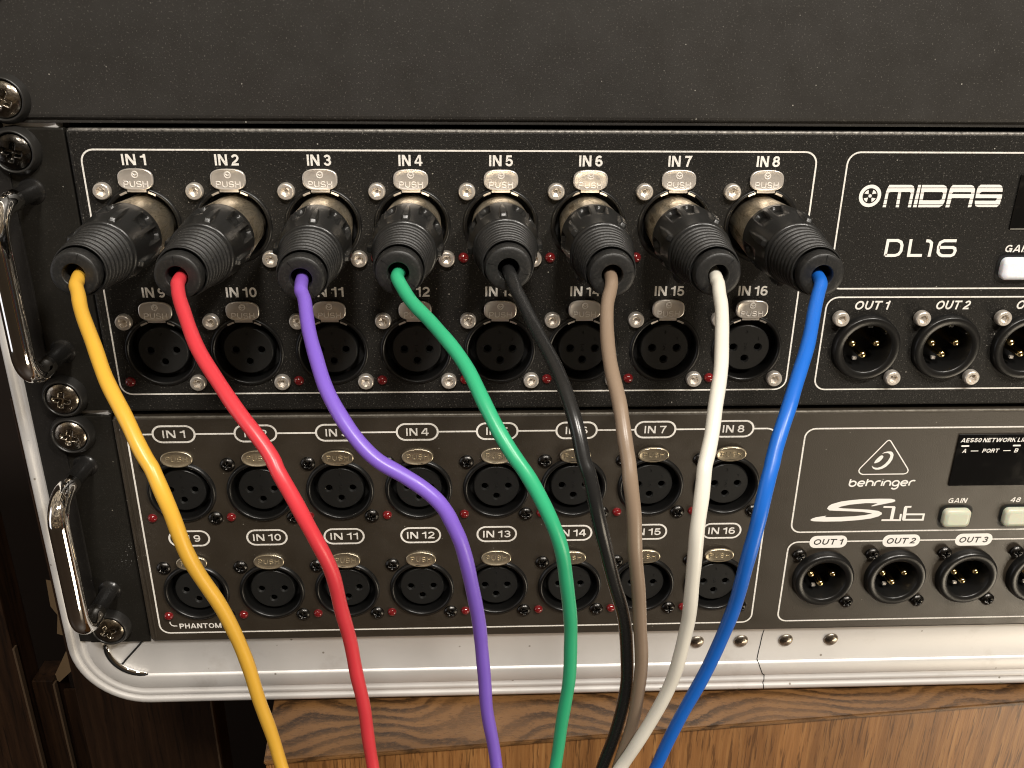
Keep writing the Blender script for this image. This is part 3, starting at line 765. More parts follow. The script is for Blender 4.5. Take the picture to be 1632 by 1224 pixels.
def socket_male(dl):
    ring = MB()
    if dl: prof = [(0.0, 10.9), (-1.6, 10.75), (-2.2, 10.4), (-2.35, 10.1), (-2.25, 8.1), (-1.9, 7.75), (11, 7.5)]
    else: prof = [(0.0, 11.0), (-1.8, 10.8), (-2.5, 10.3), (-2.7, 9.9), (-2.5, 8.0), (-2.1, 7.6), (11, 7.4)]
    ring.lathe(prof, MPLAS, seg=72)
    ring.fill([circ(0, 0, 8.0, 40)], 10.9, MPLAS)
    ring.box(-0.9, 0.9, -1.5, 9, 7.0, 8.4, MPLAS, 0.2)
    ring.box(5.2, 6.6, -1.2, 9, 4.6, 6.0, MPLAS, 0.3)
    pin = MB().lathe([(10.9, 1.18), (1.0, 1.18), (0.4, 1.05), (0.05, 0.72), (-0.05, 0.35), (-0.06, 0.02)], MGOLD, seg=20, cap1=True)
    lat = MB()
    lat.box(-2.6, -1.3, 1.6, 2.6, -5.1, -4.1, MSCR, 0.12)
    return keep(ring, 'socket_ring'), keep(pin, 'pin'), keep(lat, 'latch_catch')
ME_MR, ME_PIN, ME_LAT = socket_male(True)
ME_MRS, _p, _l = socket_male(False)
PM = ((-3.95, 0.95), (3.95, 0.95), (0.0, -2.95))

# ------------------------------------------------------------------ stage boxes
def faceplate(x0, x1, z0, z1, holes, m, rects=()):
    mb = MB()
    bv = 1.0
    outer = rrect(x0 + bv, x1 - bv, z0 + bv, z1 - bv, 0.8, 3)
    loops = [outer] + [circ(cx, cz, r, 36) for cx, cz, r in holes] + [rrect(*q) for q in rects]
    mb.fill(loops, 0.0, m)
    o = len(outer)
    prev = outer
    # rolled edge
    steps = [(0.5, 0.13), (0.87, 0.5), (1.0, 1.0), (1.0, 4.0)]
    vs = [(x, 0.0, z) for x, z in outer]
    for d, y in steps:
        vs += [(x, y, z) for x, z in rrect(x0 + bv - d, x1 - bv + d, z0 + bv - d, z1 - bv + d, 0.8, 3)]
    fs = [(j * o + i, j * o + (i + 1) % o, (j + 1) * o + (i + 1) % o, (j + 1) * o + i) for j in range(len(steps)) for i in range(o)]
    mb.add(vs, fs, m, True)
    for cx, cz, r in holes: mb.skirt(circ(cx, cz, r, 36), 0, 3, MHOLE)
    for q in rects: mb.skirt(rrect(*q), 0, 3, MHOLE)
    mb.box(x0 + 1, x1 - 1, 12.5, 200, z0 + 1, z1 - 1, MHOLE)   # chassis behind the plate
    return mb

def rack_ear(x0, x1, z0, z1, m, holes):
    mb = MB()
    mb.box(x0, x1, 0.9, 3.9, z0, z1, m, 0.5)
    return mb

def add_screw(par, x, z, y, me, i):
    s_ = place('rack_screw', ME_WASH, par, (x, y, z))
    s_.name = 'rack_screw'
    h = place('screw_head', me, s_, (0.0, -2.3, 0.0), (0, random.uniform(0, PI / 2), 0))
    return s_

def add_handle(par, x, zt, zb, y0=0.9):
    """bent chrome bar between two black posts"""
    yb = -23.5
    h = bpy.data.objects.new('handle', None)
    COL.objects.link(h); h.parent = par
    h.location = Vector((x, 0, 0)) * U
    pts = []
    R_ = 8.5
    pts.append((0, -11, zt)); pts.append((0, -13.5, zt))
    for i in range(1, 9):
        a = PI / 2 * i / 8
        pts.append((0, yb + R_ - R_ * math.sin(a) + 0.0, zt - R_ + R_ * math.cos(a)))
    for i in range(1, 9):
        pts.append((0, yb, zt - R_ + (zb + R_ - zt + R_) * i / 9))
    for i in range(0, 9):
        a = PI / 2 * i / 8
        pts.append((0, yb + R_ - R_ * math.cos(a), zb + R_ - R_ * math.sin(a)))
    pts.append((0, -13.5, zb)); pts.append((0, -11, zb))
    build('handle_bar', MB().tube(pts, 3.1, MCHR, 28), h)
    for z in (zt, zb):
        pm = MB().lathe([(y0, 3.9), (0.4, 3.6), (-0.2, 2.75), (-11.5, 2.7), (-12.2, 3.0), (-12.6, 3.0)], MEAR2, seg=32, c=(0, 0, z))
        build('handle_post', pm, h)
    return h
MEAR2 = mat('gloss_black_post', (0.012, 0.0115, 0.011), 0.25)

DX0, DP = 26.46, 26.16
SX0, SP = 26.0, 26.05
DZ = (-27.6, -67.4)
SZ = (-117.0, -156.9)
XR = 445.0

# ---- upper stage box
dl = thing('stage_box', (0, 0, -88.0), 'upper black rack stage box with eight coloured cables plugged into its top row of inputs', 'stage box')
def dz(z): return z + 88.0
OUTX = [247.95 + 26.05 * i for i in range(8)]
holes = [(DX0 + DP * c, dz(z), 10.4) for z in DZ for c in range(8)] + [(x, dz(-67.0), 10.2) for x in OUTX if x < 440]
fp = faceplate(8.6, XR, 0.25, 87.9, holes, MDL)
build('faceplate', fp, dl)
build('side_lip', MB().box(9.3, 10.1, -0.28, 0.5, 1.4, 86.8, MDL, 0.25), dl)
build('rack_ear', rack_ear(-14.3, 8.0, 0.3, 87.9, MEAR, ()), dl)
build('rack_ear', rack_ear(XR + 0.6, 468, 0.3, 87.9, MEAR, ()), dl)
build('pale_edge', MB().tube([(9.6 + 4.35 * k, 0.5, 87.42) for k in range(101)], 0.56, MPALE, 8), dl)  # paler mottled strip along the top edge
pr = MB()
YP = -0.03
pr.stroke(rrect(11.9, 223.9, dz(-81.6), dz(-5.9), 3.6), 0.48, YP, MPRINT, closed=True)
pr.stroke(rrect(233.2, 436, dz(-47.6), dz(-5.9), 3.6), 0.48, YP, MPRINT, closed=True)
pr.stroke(rrect(233.4, 436, dz(-81.8), dz(-50.4), 3.6), 0.48, YP, MPRINT, closed=True)
build('printed_outline', pr, dl)
for c in range(16):
    tx = MB()
    n = c + 1
    x = DX0 + DP * (c % 8)
    zb = -10.25 if c < 8 else -49.75
    text(tx, 'IN %d' % n, x, dz(zb), 3.15, 6.9 if n < 10 else 9.3, YP, MPRINT, 0.035)
    build('printed_label', tx, dl)
for i, x in enumerate(OUTX):
    if x > 436: break
    tx = MB()
    text(tx, 'OUT %d' % (i + 1), x + 0.1, dz(-54.5), 2.9, 10.9, YP, MPRINT, 0.03, 0.2)
    build('printed_label', tx, dl)
tx = MB(); text(tx, 'GAIN', 290.9, dz(-36.0), 2.3, 8.2, YP, MPRINT, 0.03, 0.2); build('printed_label', tx, dl)
def off(L): return [(a, dz(b_)) for a, b_ in L]
def sym(v): return v
lg = MB()
for k in 'MIDAS': lg.fill([off(L) for L in DATA[k]], YP, MPRD)
for seg_ in DATA['stripes']: lg.stroke(off(seg_), 0.16, YP * 2, MDL)
ex, ez = DATA['emblem']; ez = dz(ez)
lg.fill([circ(ex, ez, 3.35, 48), circ(ex, ez, 2.3, 40)], YP, MPRD)
for q in range(4):
    a0 = q * PI / 2 + 0.38
    lg.fill([[(ex + 0.75 * math.cos(q * PI / 2 + PI / 4), ez + 0.75 * math.sin(q * PI / 2 + PI / 4))] + [(ex + 1.95 * math.cos(a0 + 0.81 * j / 6), ez + 1.95 * math.sin(a0 + 0.81 * j / 6)) for j in range(7)]], YP, MPRD)
lg.fill([circ(ex, ez, 0.5, 16)], YP * 1.5, MPRD)
build('printed_logo', lg, dl)
lg = MB()
for k in ('D', 'L', 'one', 'six'):
    pts = off(DATA['DL'][k])
    lg.stroke(pts + ([pts[0]] if k == 'D' else []), 0.92, YP, MPRD, closed=False)
build('printed_model_number', lg, dl)

def female(par, x, z, dlk, plugged, tilt):
    s_ = place('input_socket', ME_DR if dlk else ME_SR, par, (x, 0, z))
    if not plugged:
        ins = place('socket_insert', ME_DC if dlk else ME_SC_, s_)
        for hx, hz in PH: place('contact', ME_CON, s_, (hx, 0, hz))
    t = place('push_tab', ME_TAB_D if dlk else ME_TAB_S, s_, (0, 0, 0))
    # each tab leans a little differently about its lower edge
    piv = Vector((0, -0.9, 10.4)) * U
    t.rotation_euler = (tilt, 0, random.uniform(-0.03, 0.03))
    t.location = piv - t.rotation_euler.to_matrix() @ piv
    for sx, sz in ((-9.95, 10.1), (9.95, -10.1)):
        place('socket_screw', ME_HEX if dlk else ME_BPH, s_, (sx, 0, sz), (0, random.uniform(0, PI), 0))
    return s_
for r, z in enumerate(DZ):
    for c in range(8):
        female(dl, DX0 + DP * c, dz(z), True, r == 0, random.uniform(-0.10, 0.08))
        place('indicator_light', ME_LED, dl, (DX0 + DP * c - 11.15, 0, dz(z - 9.9)))
def male(par, x, z, dlk):
    s_ = place('output_socket', ME_MR if dlk else ME_MRS, par, (x, 0, z))
    for px, pz in PM: place('pin', ME_PIN, s_, (px, 0, pz))
    place('latch_catch', ME_LAT, s_)
    for sx, sz in ((-9.95, 10.1), (9.95, -10.1)):
        place('socket_screw', ME_HEX if dlk else ME_BPH, s_, (sx, -1.0 if dlk else -0.8, sz), (0, random.uniform(0, PI), 0))
for x in OUTX:
    if x < 436: male(dl, x, dz(-67.0), True)

def button(par, cx, cz, w, h, m):
    bz = MB()
    bz.fill([rrect(cx - w / 2 - 1.0, cx + w / 2 + 1.0, cz - h / 2 - 1.0, cz + h / 2 + 1.0, 2.4)], -0.05, MHOLE)
    bz.stroke(rrect(cx - w / 2 - 1.0, cx + w / 2 + 1.0, cz - h / 2 - 1.0, cz + h / 2 + 1.0, 2.4), 0.35, -0.09, MPLAS, closed=True)
    o = build('button', bz, par)
    cap = MB()
    lo = None
    vs = []
    steps = [(0.0, -0.06), (0.0, -1.5), (0.35, -2.0), (1.5, -2.3)]
    for d, y in steps:
        L = rrect(cx - w / 2 + d, cx + w / 2 - d, cz - h / 2 + d, cz + h / 2 - d, 1.8 - d * 0.6, 4)
        vs += [(x, y, z) for x, z in L]
    K = len(L)
    fs = [(j * K + i, j * K + (i + 1) % K, (j + 1) * K + (i + 1) % K, (j + 1) * K + i) for j in range(3) for i in range(K)]
    fs.append(tuple(3 * K + i for i in range(K)))
    cap.add(vs, fs, m, False)
    for i in range(0, len(cap.s) - 1): cap.s[i] = True
    build('button_cap', cap, o)
    return o
button(dl, 291.2, dz(-41.0), 10.0, 6.9, MBTNW)
def display(par, x0, x1, z0, z1):
    d = MB()
    d.box(x0, x1, -0.5, 0.5, z0, z1, MGLASS, 0.25)
    return build('display', d, par)
dd = display(dl, 286.4, 330, dz(-28.8), dz(-12.2))
for k, z in enumerate((-7.0, -83.0 + 0.5)): pass
add_screw(dl, -5.8, dz(-6.35), 0.9, ME_RSCD, 0)
add_screw(dl, -5.8, dz(-82.2), 0.9, ME_RSC, 0)
add_screw(dl, 459.2, dz(-6.35), 0.9, ME_RSC, 0)
add_screw(dl, 459.2, dz(-82.2), 0.9, ME_RSC, 0)
add_handle(dl, -4.0, dz(-18.0), dz(-67.3))
add_handle(dl, 457.0, dz(-18.0), dz(-67.3))

# ---- lower stage box
st = thing('stage_box', (0, 0, -177.4), 'lower brown-grey rack stage box with sixteen empty inputs under the cables', 'stage box')
def sz_(z): return z + 177.4
SOUT = [246.95 + 26.15 * i for i in range(8)]
holes = [(SX0 + SP * c, sz_(z), 10.4) for z in SZ for c in range(8)] + [(x, sz_(-155.2), 10.2) for x in SOUT if x < 436]
fp = faceplate(7.6, XR, -0.7, 87.9, holes, MS)
build('faceplate', fp, st)
build('side_lip', MB().box(7.7, 8.7, -0.45, 0.5, 0.9, 87.2, MS, 0.3), st)
build('side_lip', MB().box(9.2, 9.7, -0.25, 0.5, 1.2, 86.8, MS, 0.2), st)
build('rack_ear', rack_ear(-14.3, 6.9, -1.2, 88.0, MEAR, ()), st)
build('rack_ear', rack_ear(XR + 0.7, 468, 0.2, 88.0, MEAR, ()), st)
build('pale_edge', MB().tube([(8.6 + 4.36 * k, 0.5, 87.42) for k in range(101)], 0.54, MPALE2, 8), st)  # slightly paler strip along the top edge
pr = MB()
LW = 0.55
zt, zbm = sz_(-95.75), sz_(-174.2)
fx0, fx1, rr_ = 11.3, 223.2, 3.4
pill_w, pill_h = 13.3, 5.75
# outline open at the top, where it runs through the pills
L = rrect(fx0, fx1, zbm, zt, rr_)
k = len(L) // 4
tl, rest = L[:k], L[k:]
pr.stroke(rest + tl + [(SX0 - pill_w / 2, zt)], LW, YP, MPRINT)
pr.stroke([(SX0 + SP * 7 + pill_w / 2, zt), rest[0]], LW, YP, MPRINT)
for c in range(7): pr.stroke([(SX0 + SP * c + pill_w / 2, zt), (SX0 + SP * (c + 1) - pill_w / 2, zt)], LW, YP, MPRINT)
pr.stroke(rrect(232.9, 436, sz_(-136.2), sz_(-96.0), 3.4), LW, YP, MPRINT, closed=True)
pr.stroke(rrect(232.9, 436, sz_(-174.0), sz_(-140.2), 3.4), LW, YP, MPRINT, closed=True)
lz = sz_(-167.9)
pr.stroke([(15.1, lz - 1.5), (15.1, lz - 2.2), (15.5, lz - 2.95), (16.2, lz - 3.3), (17.4, lz - 3.35)], 0.4, YP, MPRINT)
text(pr, 'PHANTOM', 18.2, sz_(-172.35), 2.1, 14.6, YP, MPRINT, 0.03, 0.0, 'l')
build('printed_outline', pr, st)
for c in range(16):
    tx = MB()
    x = SX0 + SP * (c % 8) + 0.15
    zc = sz_(-95.75 if c < 8 else -135.1)
    tx.stroke(rrect(x - pill_w / 2, x + pill_w / 2, zc - pill_h / 2, zc + pill_h / 2, pill_h / 2 - 0.01, 8), LW + 0.08, YP * 1.4, MPRINT, closed=True)
    text(tx, 'IN %d' % (c + 1), x, zc - 1.35, 2.7, 7.4 if c < 9 else 9.6, YP, MPRINT, 0.175)
    build('printed_label', tx, st)
for i, x in enumerate(SOUT):
    if x > 430: break
    tx = MB()
    tx.fill([rrect(x - 6.7, x + 6.7, sz_(-142.75), sz_(-137.75), 2.3, 6)], YP * 2, MPRD)
    text(tx, 'OUT %d' % (i + 1), x, sz_(-141.45), 2.35, 10.4, YP * 3.2, MINK, 0.012, 0.2)
    build('printed_label', tx, st)
for s_, x, w in (('GAIN', 290.2, 6.6), ('48 V', 312.3, 6.4)):
    tx = MB(); text(tx, s_, x, sz_(-125.2), 1.95, w, YP, MPRINT, 0.03, 0.2); build('printed_label', tx, st)
def so(L): return [(a, sz_(b_)) for a, b_ in L]
lg = MB()
lg.stroke(so(DATA['tri']), 0.40, YP, MPRD, closed=True)
lg.fill([so(DATA['swoosh'])], YP, MPRD); lg.fill([so(DATA['blob'])], YP, MPRD)
# rounded lower-case word built from arcs and stems: (kind, advance)
def arc(cx, cz, a0, a1, n=14): return [(cx + 0.5 * math.cos(math.radians(a0 + (a1 - a0) * i / n)), cz + 0.5 * math.sin(math.radians(a0 + (a1 - a0) * i / n))) for i in range(n + 1)]
GL = {'b': ([[(0, 1.4), (0, 0.5)], arc(0.5, 0.5, 0, 360, 24)], 1.0),
      'e': ([[(0.05, 0.5), (1, 0.5)], arc(0.5, 0.5, 0, 315, 22)], 1.0),
      'h': ([[(0, 1.4), (0, 0)], arc(0.5, 0.5, 180, 0) + [(1, 0)]], 1.0),
      'r': ([[(0, 0), (0, 0.5)] + arc(0.5, 0.5, 180, 55)], 0.75),
      'i': ([[(0, 0), (0, 1)], [(0, 1.3), (0, 1.36)]], 0.0),
      'n': ([[(0, 0), (0, 0.5)] + arc(0.5, 0.5, 180, 0) + [(1, 0)]], 1.0),
      'g': ([arc(0.5, 0.5, 0, 360, 24), [(1, 0.5), (1, -0.15)] + arc(0.5, -0.15, 0, -150)], 1.0)}
xx = 0.0; items = []
for ch in 'behringer':
    st_, adv = GL[ch]
    items += [[(xx + a + b_ * 0.1, b_) for a, b_ in s2] for s2 in st_]
    xx += adv + 0.33
wtot = xx - 0.33
kx = 22.6 / wtot; kz = 1.95
for q_, s2 in enumerate(items): lg.stroke([(250.75 + a * kx, sz_(-118.05) + b_ * kz) for a, b_ in s2], 0.56, YP - 0.004 * (q_ % 5), MPRD)
build('printed_logo', lg, st)
lg = MB()
lg.fill([so(DATA['Sbig'])], YP, MPRD)
for k in ('S1', 'S1b', 'S6'):
    p = so(DATA[k])
    lg.stroke(p, 0.72, YP - 0.01 * len(k), MPRD)
lg.stroke([so(DATA['S1'])[1], so(DATA['S1'])[2]], 1.2, YP * 2.4, MPRD)
lg.stroke([so(DATA['S6'])[1], so(DATA['S6'])[2]], 1.2, YP * 2.4, MPRD)
build('printed_model_number', lg, st)
for r, z in enumerate(SZ):
    for c in range(8):
        female(st, SX0 + SP * c, sz_(z), False, False, random.uniform(-0.22, 0.02) if c < 5 else random.uniform(0.02, 0.12))
        place('indicator_light', ME_LED, st, (SX0 + SP * c - 10.9, 0, sz_(z - 9.85)))
for x in SOUT:
    if x < 436: male(st, x, sz_(-155.2), False)
button(st, 290.4, sz_(-130.6), 9.6, 7.0, MBTN)
button(st, 312.0, sz_(-130.6), 9.6, 7.0, MBTN)
ds = display(st, 285.4, 345, sz_(-118.2), sz_(-98.6))
tx = MB()
text(tx, 'AES50 NETWORK LINK', 286.3, sz_(-101.4), 1.55, 24.3, -0.56, MPRD, 0.02, 0.2, 'l')
for x in (286.7, 304.5): tx.fill([rrect(x, x + 2.8, sz_(-103.1), sz_(-102.5), 0.28, 3)], -0.56, MPRD)
text(tx, 'A', 288.3, sz_(-105.4), 1.5, 1.4, -0.56, MPRD, 0.02, 0.2)
text(tx, 'PORT', 297.3, sz_(-105.4), 1.5, 5.6, -0.56, MPRD, 0.02, 0.2)
text(tx, 'B', 306.2, sz_(-105.4), 1.5, 1.3, -0.56, MPRD, 0.02, 0.2)
for x in (290.4, 301.6): tx.stroke([(x, sz_(-104.7)), (x + 2.6, sz_(-104.7))], 0.3, -0.56, MPRD)
build('display_print', tx, ds)
add_screw(st, -5.6, sz_(-95.2), 0.9, ME_RSC, 0)
add_screw(st, -5.6, sz_(-171.2), 0.9, ME_RSC, 0)
add_screw(st, 459.2, sz_(-95.2), 0.9, ME_RSC, 0)
add_screw(st, 459.2, sz_(-171.2), 0.9, ME_RSC, 0)
add_handle(st, -4.0, sz_(-107.3), sz_(-156.3))
add_handle(st, 457.0, sz_(-107.3), sz_(-156.3))

# ---- blank panel above
bp_ = thing('blank_rack_panel', (0, 0, 1.2), 'plain black blank panel above the two stage boxes', 'rack panel')
fb = MB()
fb.box(-14.3, 468, 1.0, 3.9, 0, 42, MTOP, 0.3)
fb2 = MB()
bm_v = []
# proud centre with its lower edge folded back
xs = (-14.3, 468)
prof = [(3.9, 1.2), (1.0, 1.2), (0.5, 1.3), (0.15, 1.7), (0.0, 2.4), (0.0, 40), (0.2, 41), (0.9, 41.4)]
vs = [(x, y, z) for x in xs for y, z in prof]
n = len(prof)
fb.add(vs, [(i, i + 1, i + 1 + n, i + n) for i in range(n - 1)] + [tuple(range(n)), tuple(range(n, 2 * n))[::-1]], MTOP, False)
build('panel_sheet', fb, bp_)
add_screw(bp_, -5.8, 6.6, 0.9, ME_RSC, 0)
add_screw(bp_, -5.8, 37.5, 0.9, ME_RSC, 0)
add_screw(bp_, 459.2, 6.6, 0.9, ME_RSC, 0)

# ------------------------------------------------------------------ flight case
case = thing('flight_case', (-23.1, 0, -206.9), 'black rack case with a wide silver aluminium rim around both stage boxes', 'rack case')
def cz(z): return z + 206.9
def cx_(x): return x + 23.1
X0, X1, ZB, ZT = 0.0, 499.2, 0.0, 268.0
def rim_loop(s, n=14, R=26.0):
    r = max(0.4, R - s)
    out = []
    for (cx, c2, a0) in ((X0 + R, ZT - R, PI), (X1 - R, ZT - R, PI / 2), (X1 - R, ZB + R, 0), (X0 + R, ZB + R, -PI / 2)):
        for i in range(n + 1):
            a = a0 - PI / 2 * i / n
            if R - s >= 0.4: out.append((cx + r * math.cos(a), c2 + r * math.sin(a)))
            else:
                d = s - R
                sx = 1 if cx < 200 else -1; sz2 = 1 if c2 < 130 else -1
                out.append((cx + sx * d + 0.3 * math.cos(a), c2 + sz2 * d + 0.3 * math.sin(a)))
    return out
RP = [(0.0, 16), (0.0, 2.0), (0.35, 1.3), (1.1, 0.9), (1.9, 0.85), (2.5, 1.1), (2.9, 1.5), (3.5, 1.6), (4.0, 1.3), (4.7, 1.2), (5.3, 1.45),
      (5.8, 1.8), (6.6, 1.85), (7.1, 1.45), (7.6, 1.2), (12.2, 1.1), (12.9, 1.4), (13.3, 1.9), (14.2, 2.1), (16, 2.5), (18.5, 2.85), (21.5, 2.95), (24.5, 2.7), (27.5, 2.1), (29.3, 1.6), (30, 3), (30.2, 16)]
def sweep(prof, m, name, par):
    mb = MB(); loops = [rim_loop(s) for s, y in prof]; K = len(loops[0]); vs = []
    for (s, y), L in zip(prof, loops): vs += [(x, y, z) for x, z in L]
    fs = [(j * K + i, j * K + (i + 1) % K, (j + 1) * K + (i + 1) % K, (j + 1) * K + i) for j in range(len(prof) - 1) for i in range(K)]
    mb.add(vs, fs, m, True)
    return mb
rim = sweep(RP, MALU, 'rim', case)
ro = build('rim', rim, case)
mod = ro.modifiers.new('edge', 'EDGE_SPLIT'); mod.split_angle = math.radians(38)
# curved groove and mitre seam of the cast corner
gr = MB()
c0 = (X0 + 26.0, ZB + 26.0)
gp = [(c0[0] + 12.6 * math.cos(math.radians(a)), 1.35, c0[1] + 12.6 * math.sin(math.radians(a))) for a in range(178, 276, 5)]
tp = [0.25 + 0.75 * math.sin(PI * min(1, (k_ + 1) / len(gp))) ** 0.5 for k_ in range(len(gp))]
gr.tube(gp, tp, MHOLE, 8)
gr.tube([(x + (x - c0[0]) * -0.06, 1.2, z + (z - c0[1]) * -0.06) for x, y, z in gp], [t_ * 0.8 for t_ in tp], MCHR, 10)
gr.tube([(c0[0] - 8.7, 1.7, c0[1] - 9.0), (c0[0] - 6.6, 2.4, c0[1] - 6.6), (c0[0] - 4.4, 2.75, c0[1] - 4.2), (c0[0] - 1.9, 2.8, c0[1] - 1.4), (c0[0] - 0.5, 2.3, c0[1] + 0.4), (c0[0] + 0.6, 1.9, c0[1] + 2.0)], 0.36, MHOLE, 6)
build('corner_seam', gr, case)
# butt joint of the lower rim
sm = MB()
js = [(252.5, 27.5), (252.2, 20), (251.4, 14.0), (253.8, 8), (255, 6.5), (254.8, 3), (255.3, 0.3)]
def rimy(s):
    for (a, b_), (c_, d_) in zip(RP[1:], RP[2:]):
        if a <= s <= c_: return b_ + (d_ - b_) * (s - a) / max(1e-6, c_ - a)
    return 2
fine = []
for (a, b_), (c_, d_) in zip(js, js[1:]):
    for i in range(6): fine.append((a + (c_ - a) * i / 6, b_ + (d_ - b_) * i / 6))
fine.append(js[-1])
sm.tube([(x, rimy(z) - 0.02, z) for x, z in fine], 0.17, MHOLE, 6)
build('rim_joint', sm, case)
rv = keep(MB().lathe([(1.2, 2.8), (0.0, 2.75), (-0.5, 2.35), (-0.8, 1.5), (-0.9, 0.1)], MRIV, seg=24, cap1=True), 'rivet')
for x in (204.9, 221.5, 238.4, 255.5): place('rivet', rv, case, (cx_(x), 2.6, cz(-184.9)))
build('rack_rail', MB().box(cx_(-17.6), cx_(-9), 0.3, 14, cz(-177.6), cz(50), MRAIL, 0.4), case)
build('rack_rail', MB().box(cx_(-9.5), cx_(8.5), 4.3, 14, cz(-176), cz(50), MRAIL, 0.4), case)
build('rack_rail', MB().box(cx_(463), cx_(471), 0.3, 14, cz(-177.6), cz(50), MRAIL, 0.4), case)
cb = MB()
cb.skirt(rim_loop(1.5), 15, 430, MSHEET, True)
cb.fill([rim_loop(1.5)], 430, MSHEET)
cb.skirt(rim_loop(29.8), 15.5, 420, MSHEET)
build('case_shell', cb, case)

# ------------------------------------------------------------------ cables with their plugs
def collar_mesh():
    mb = MB(); seg, na = 256, 76; vs = []; fs = []
    a0, a1 = 13.6, 32.2
    def sm(t): t = max(0, min(1, t)); return t * t * (3 - 2 * t)
    for j in range(na + 1):
        t = j / na; a = a0 + (a1 - a0) * t
        base = 9.35 + 0.35 * sm(t / 0.25) - 1.05 * sm((t - 0.25) / 0.75)
        for i in range(seg):
            th = 2 * PI * i / seg
            ph = math.degrees(th) % 90
            r = base
            for pc in (30, 60):
                d = abs(ph - pc)
                q = sm((10.5 - d) / 1.3) * sm((a - 15.6 - (d / 9.5) ** 2 * 1.2) / 0.45) * sm((25.5 - a) / 6.5)
                r -= 1.45 * q
                rim_ = sm((2.0 - abs(d - 11.0)) / 2.0) * sm((a - 15.0) / 1) * sm((21 - a) / 4)
                r += 0.16 * rim_
            d = min(ph, 90 - ph)
            wd = 2.0 + 5.0 * sm((a - 17) / 12)
            q = sm((wd - d) / 2.4) * sm((a - 17) / 11) * sm((31.6 - a) / 0.9)
            r += 1.3 * q
            vs.append((r * math.cos(th), -a, r * math.sin(th)))
    for j in range(na):
        for i in range(seg):
            A, B = j * seg + i, j * seg + (i + 1) % seg
            fs.append((A, B, B + seg, A + seg))
    mb.add(vs, fs, MCOLR, True)
    mb.lathe([(-13.6, 9.35), (-13.3, 9.0), (-13.4, 8.4)], MCOLR, seg=48)
    mb.lathe([(-32.2, 8.65), (-32.7, 8.5), (-32.8, 7.9)], MCOLR, seg=64)
    return keep(mb, 'collar')
ME_COLLAR = collar_mesh()
ME_SHELL = keep(MB().lathe([(5, 8.3), (-0.5, 8.45), (-4, 8.7), (-9, 9.0), (-12.8, 9.1), (-13.8, 9.1)], MSHELL, seg=64), 'metal_shell')
rp = [(-32.2, 8.2), (-33.0, 7.6)]
y = 33.0; r = 8.0
for k in range(7):
    rp += [(-y, r - 0.45), (-(y + 0.2), r - 0.05), (-(y + 0.55), r + 0.05), (-(y + 1.05), r), (-(y + 1.3), r - 0.3), (-(y + 1.35), r - 0.95), (-(y + 1.85), r - 1.0), (-(y + 1.95), r - 0.7)]
    y += 2.0; r -= 0.20
rp += [(-(y + 0.1), r - 0.05), (-(y + 0.4), r + 0.02), (-(y + 0.9), r - 0.05), (-(y + 1.2), r - 0.15), (-(y + 1.1), r - 0.45), (-(y - 1.6), r - 0.6), (-(y - 0.9), 5.0), (-49.0, 5.0)]
YC = 47.7
ME_SLEEVE = keep(MB().lathe(rp, MRUB, seg=80), 'ribbed_sleeve')
ME_CAP = keep(MB().lathe([(-48.5, 4.9), (-48.6, 5.75), (-48.8, 5.9), (-51.0, 5.75), (-51.6, 5.6), (-51.8, 5.4), (-51.9, 4.7), (-52.05, 2.95), (-52.0, 2.75), (-51.6, 2.62), (-44, 2.5), (-40, 2.4)], MRUB, seg=80).box(-5.3, -2.9, -52.04, -51.5, -0.05, 0.05, MHOLE).box(2.9, 5.3, -52.04, -51.5, -0.05, 0.05, MHOLE), 'end_cap')
ME_CBACK = keep(MB().lathe([(-40, 2.6), (-40, 0.01)], MHOLE, seg=24), 'cap_bore')
CC = {'yellow': ((0.74, 0.42, 0.05), 1), 'red': ((0.66, 0.045, 0.06), 1), 'purple': ((0.21, 0.115, 0.58), 1), 'green': ((0.035, 0.42, 0.20), 1),
      'black': ((0.016, 0.016, 0.016), 1), 'brown': ((0.26, 0.19, 0.135), 1), 'white': ((0.78, 0.75, 0.66), 1), 'blue': ((0.012, 0.14, 0.60), 1)}
LAB = {'yellow': 'yellow audio cable plugged into socket IN 1, nearest the chrome handles',
       'red': 'red audio cable plugged into socket IN 2 of the upper box',
       'purple': 'purple audio cable plugged into socket IN 3, bending sharply over the lower box',
       'green': 'green audio cable plugged into socket IN 4 of the upper box',
       'black': 'glossy black audio cable plugged into socket IN 5',
       'brown': 'light brown audio cable plugged into socket IN 6 beside the white one',
       'white': 'cream white audio cable plugged into socket IN 7',
       'blue': 'blue audio cable plugged into socket IN 8, rightmost of the eight'}
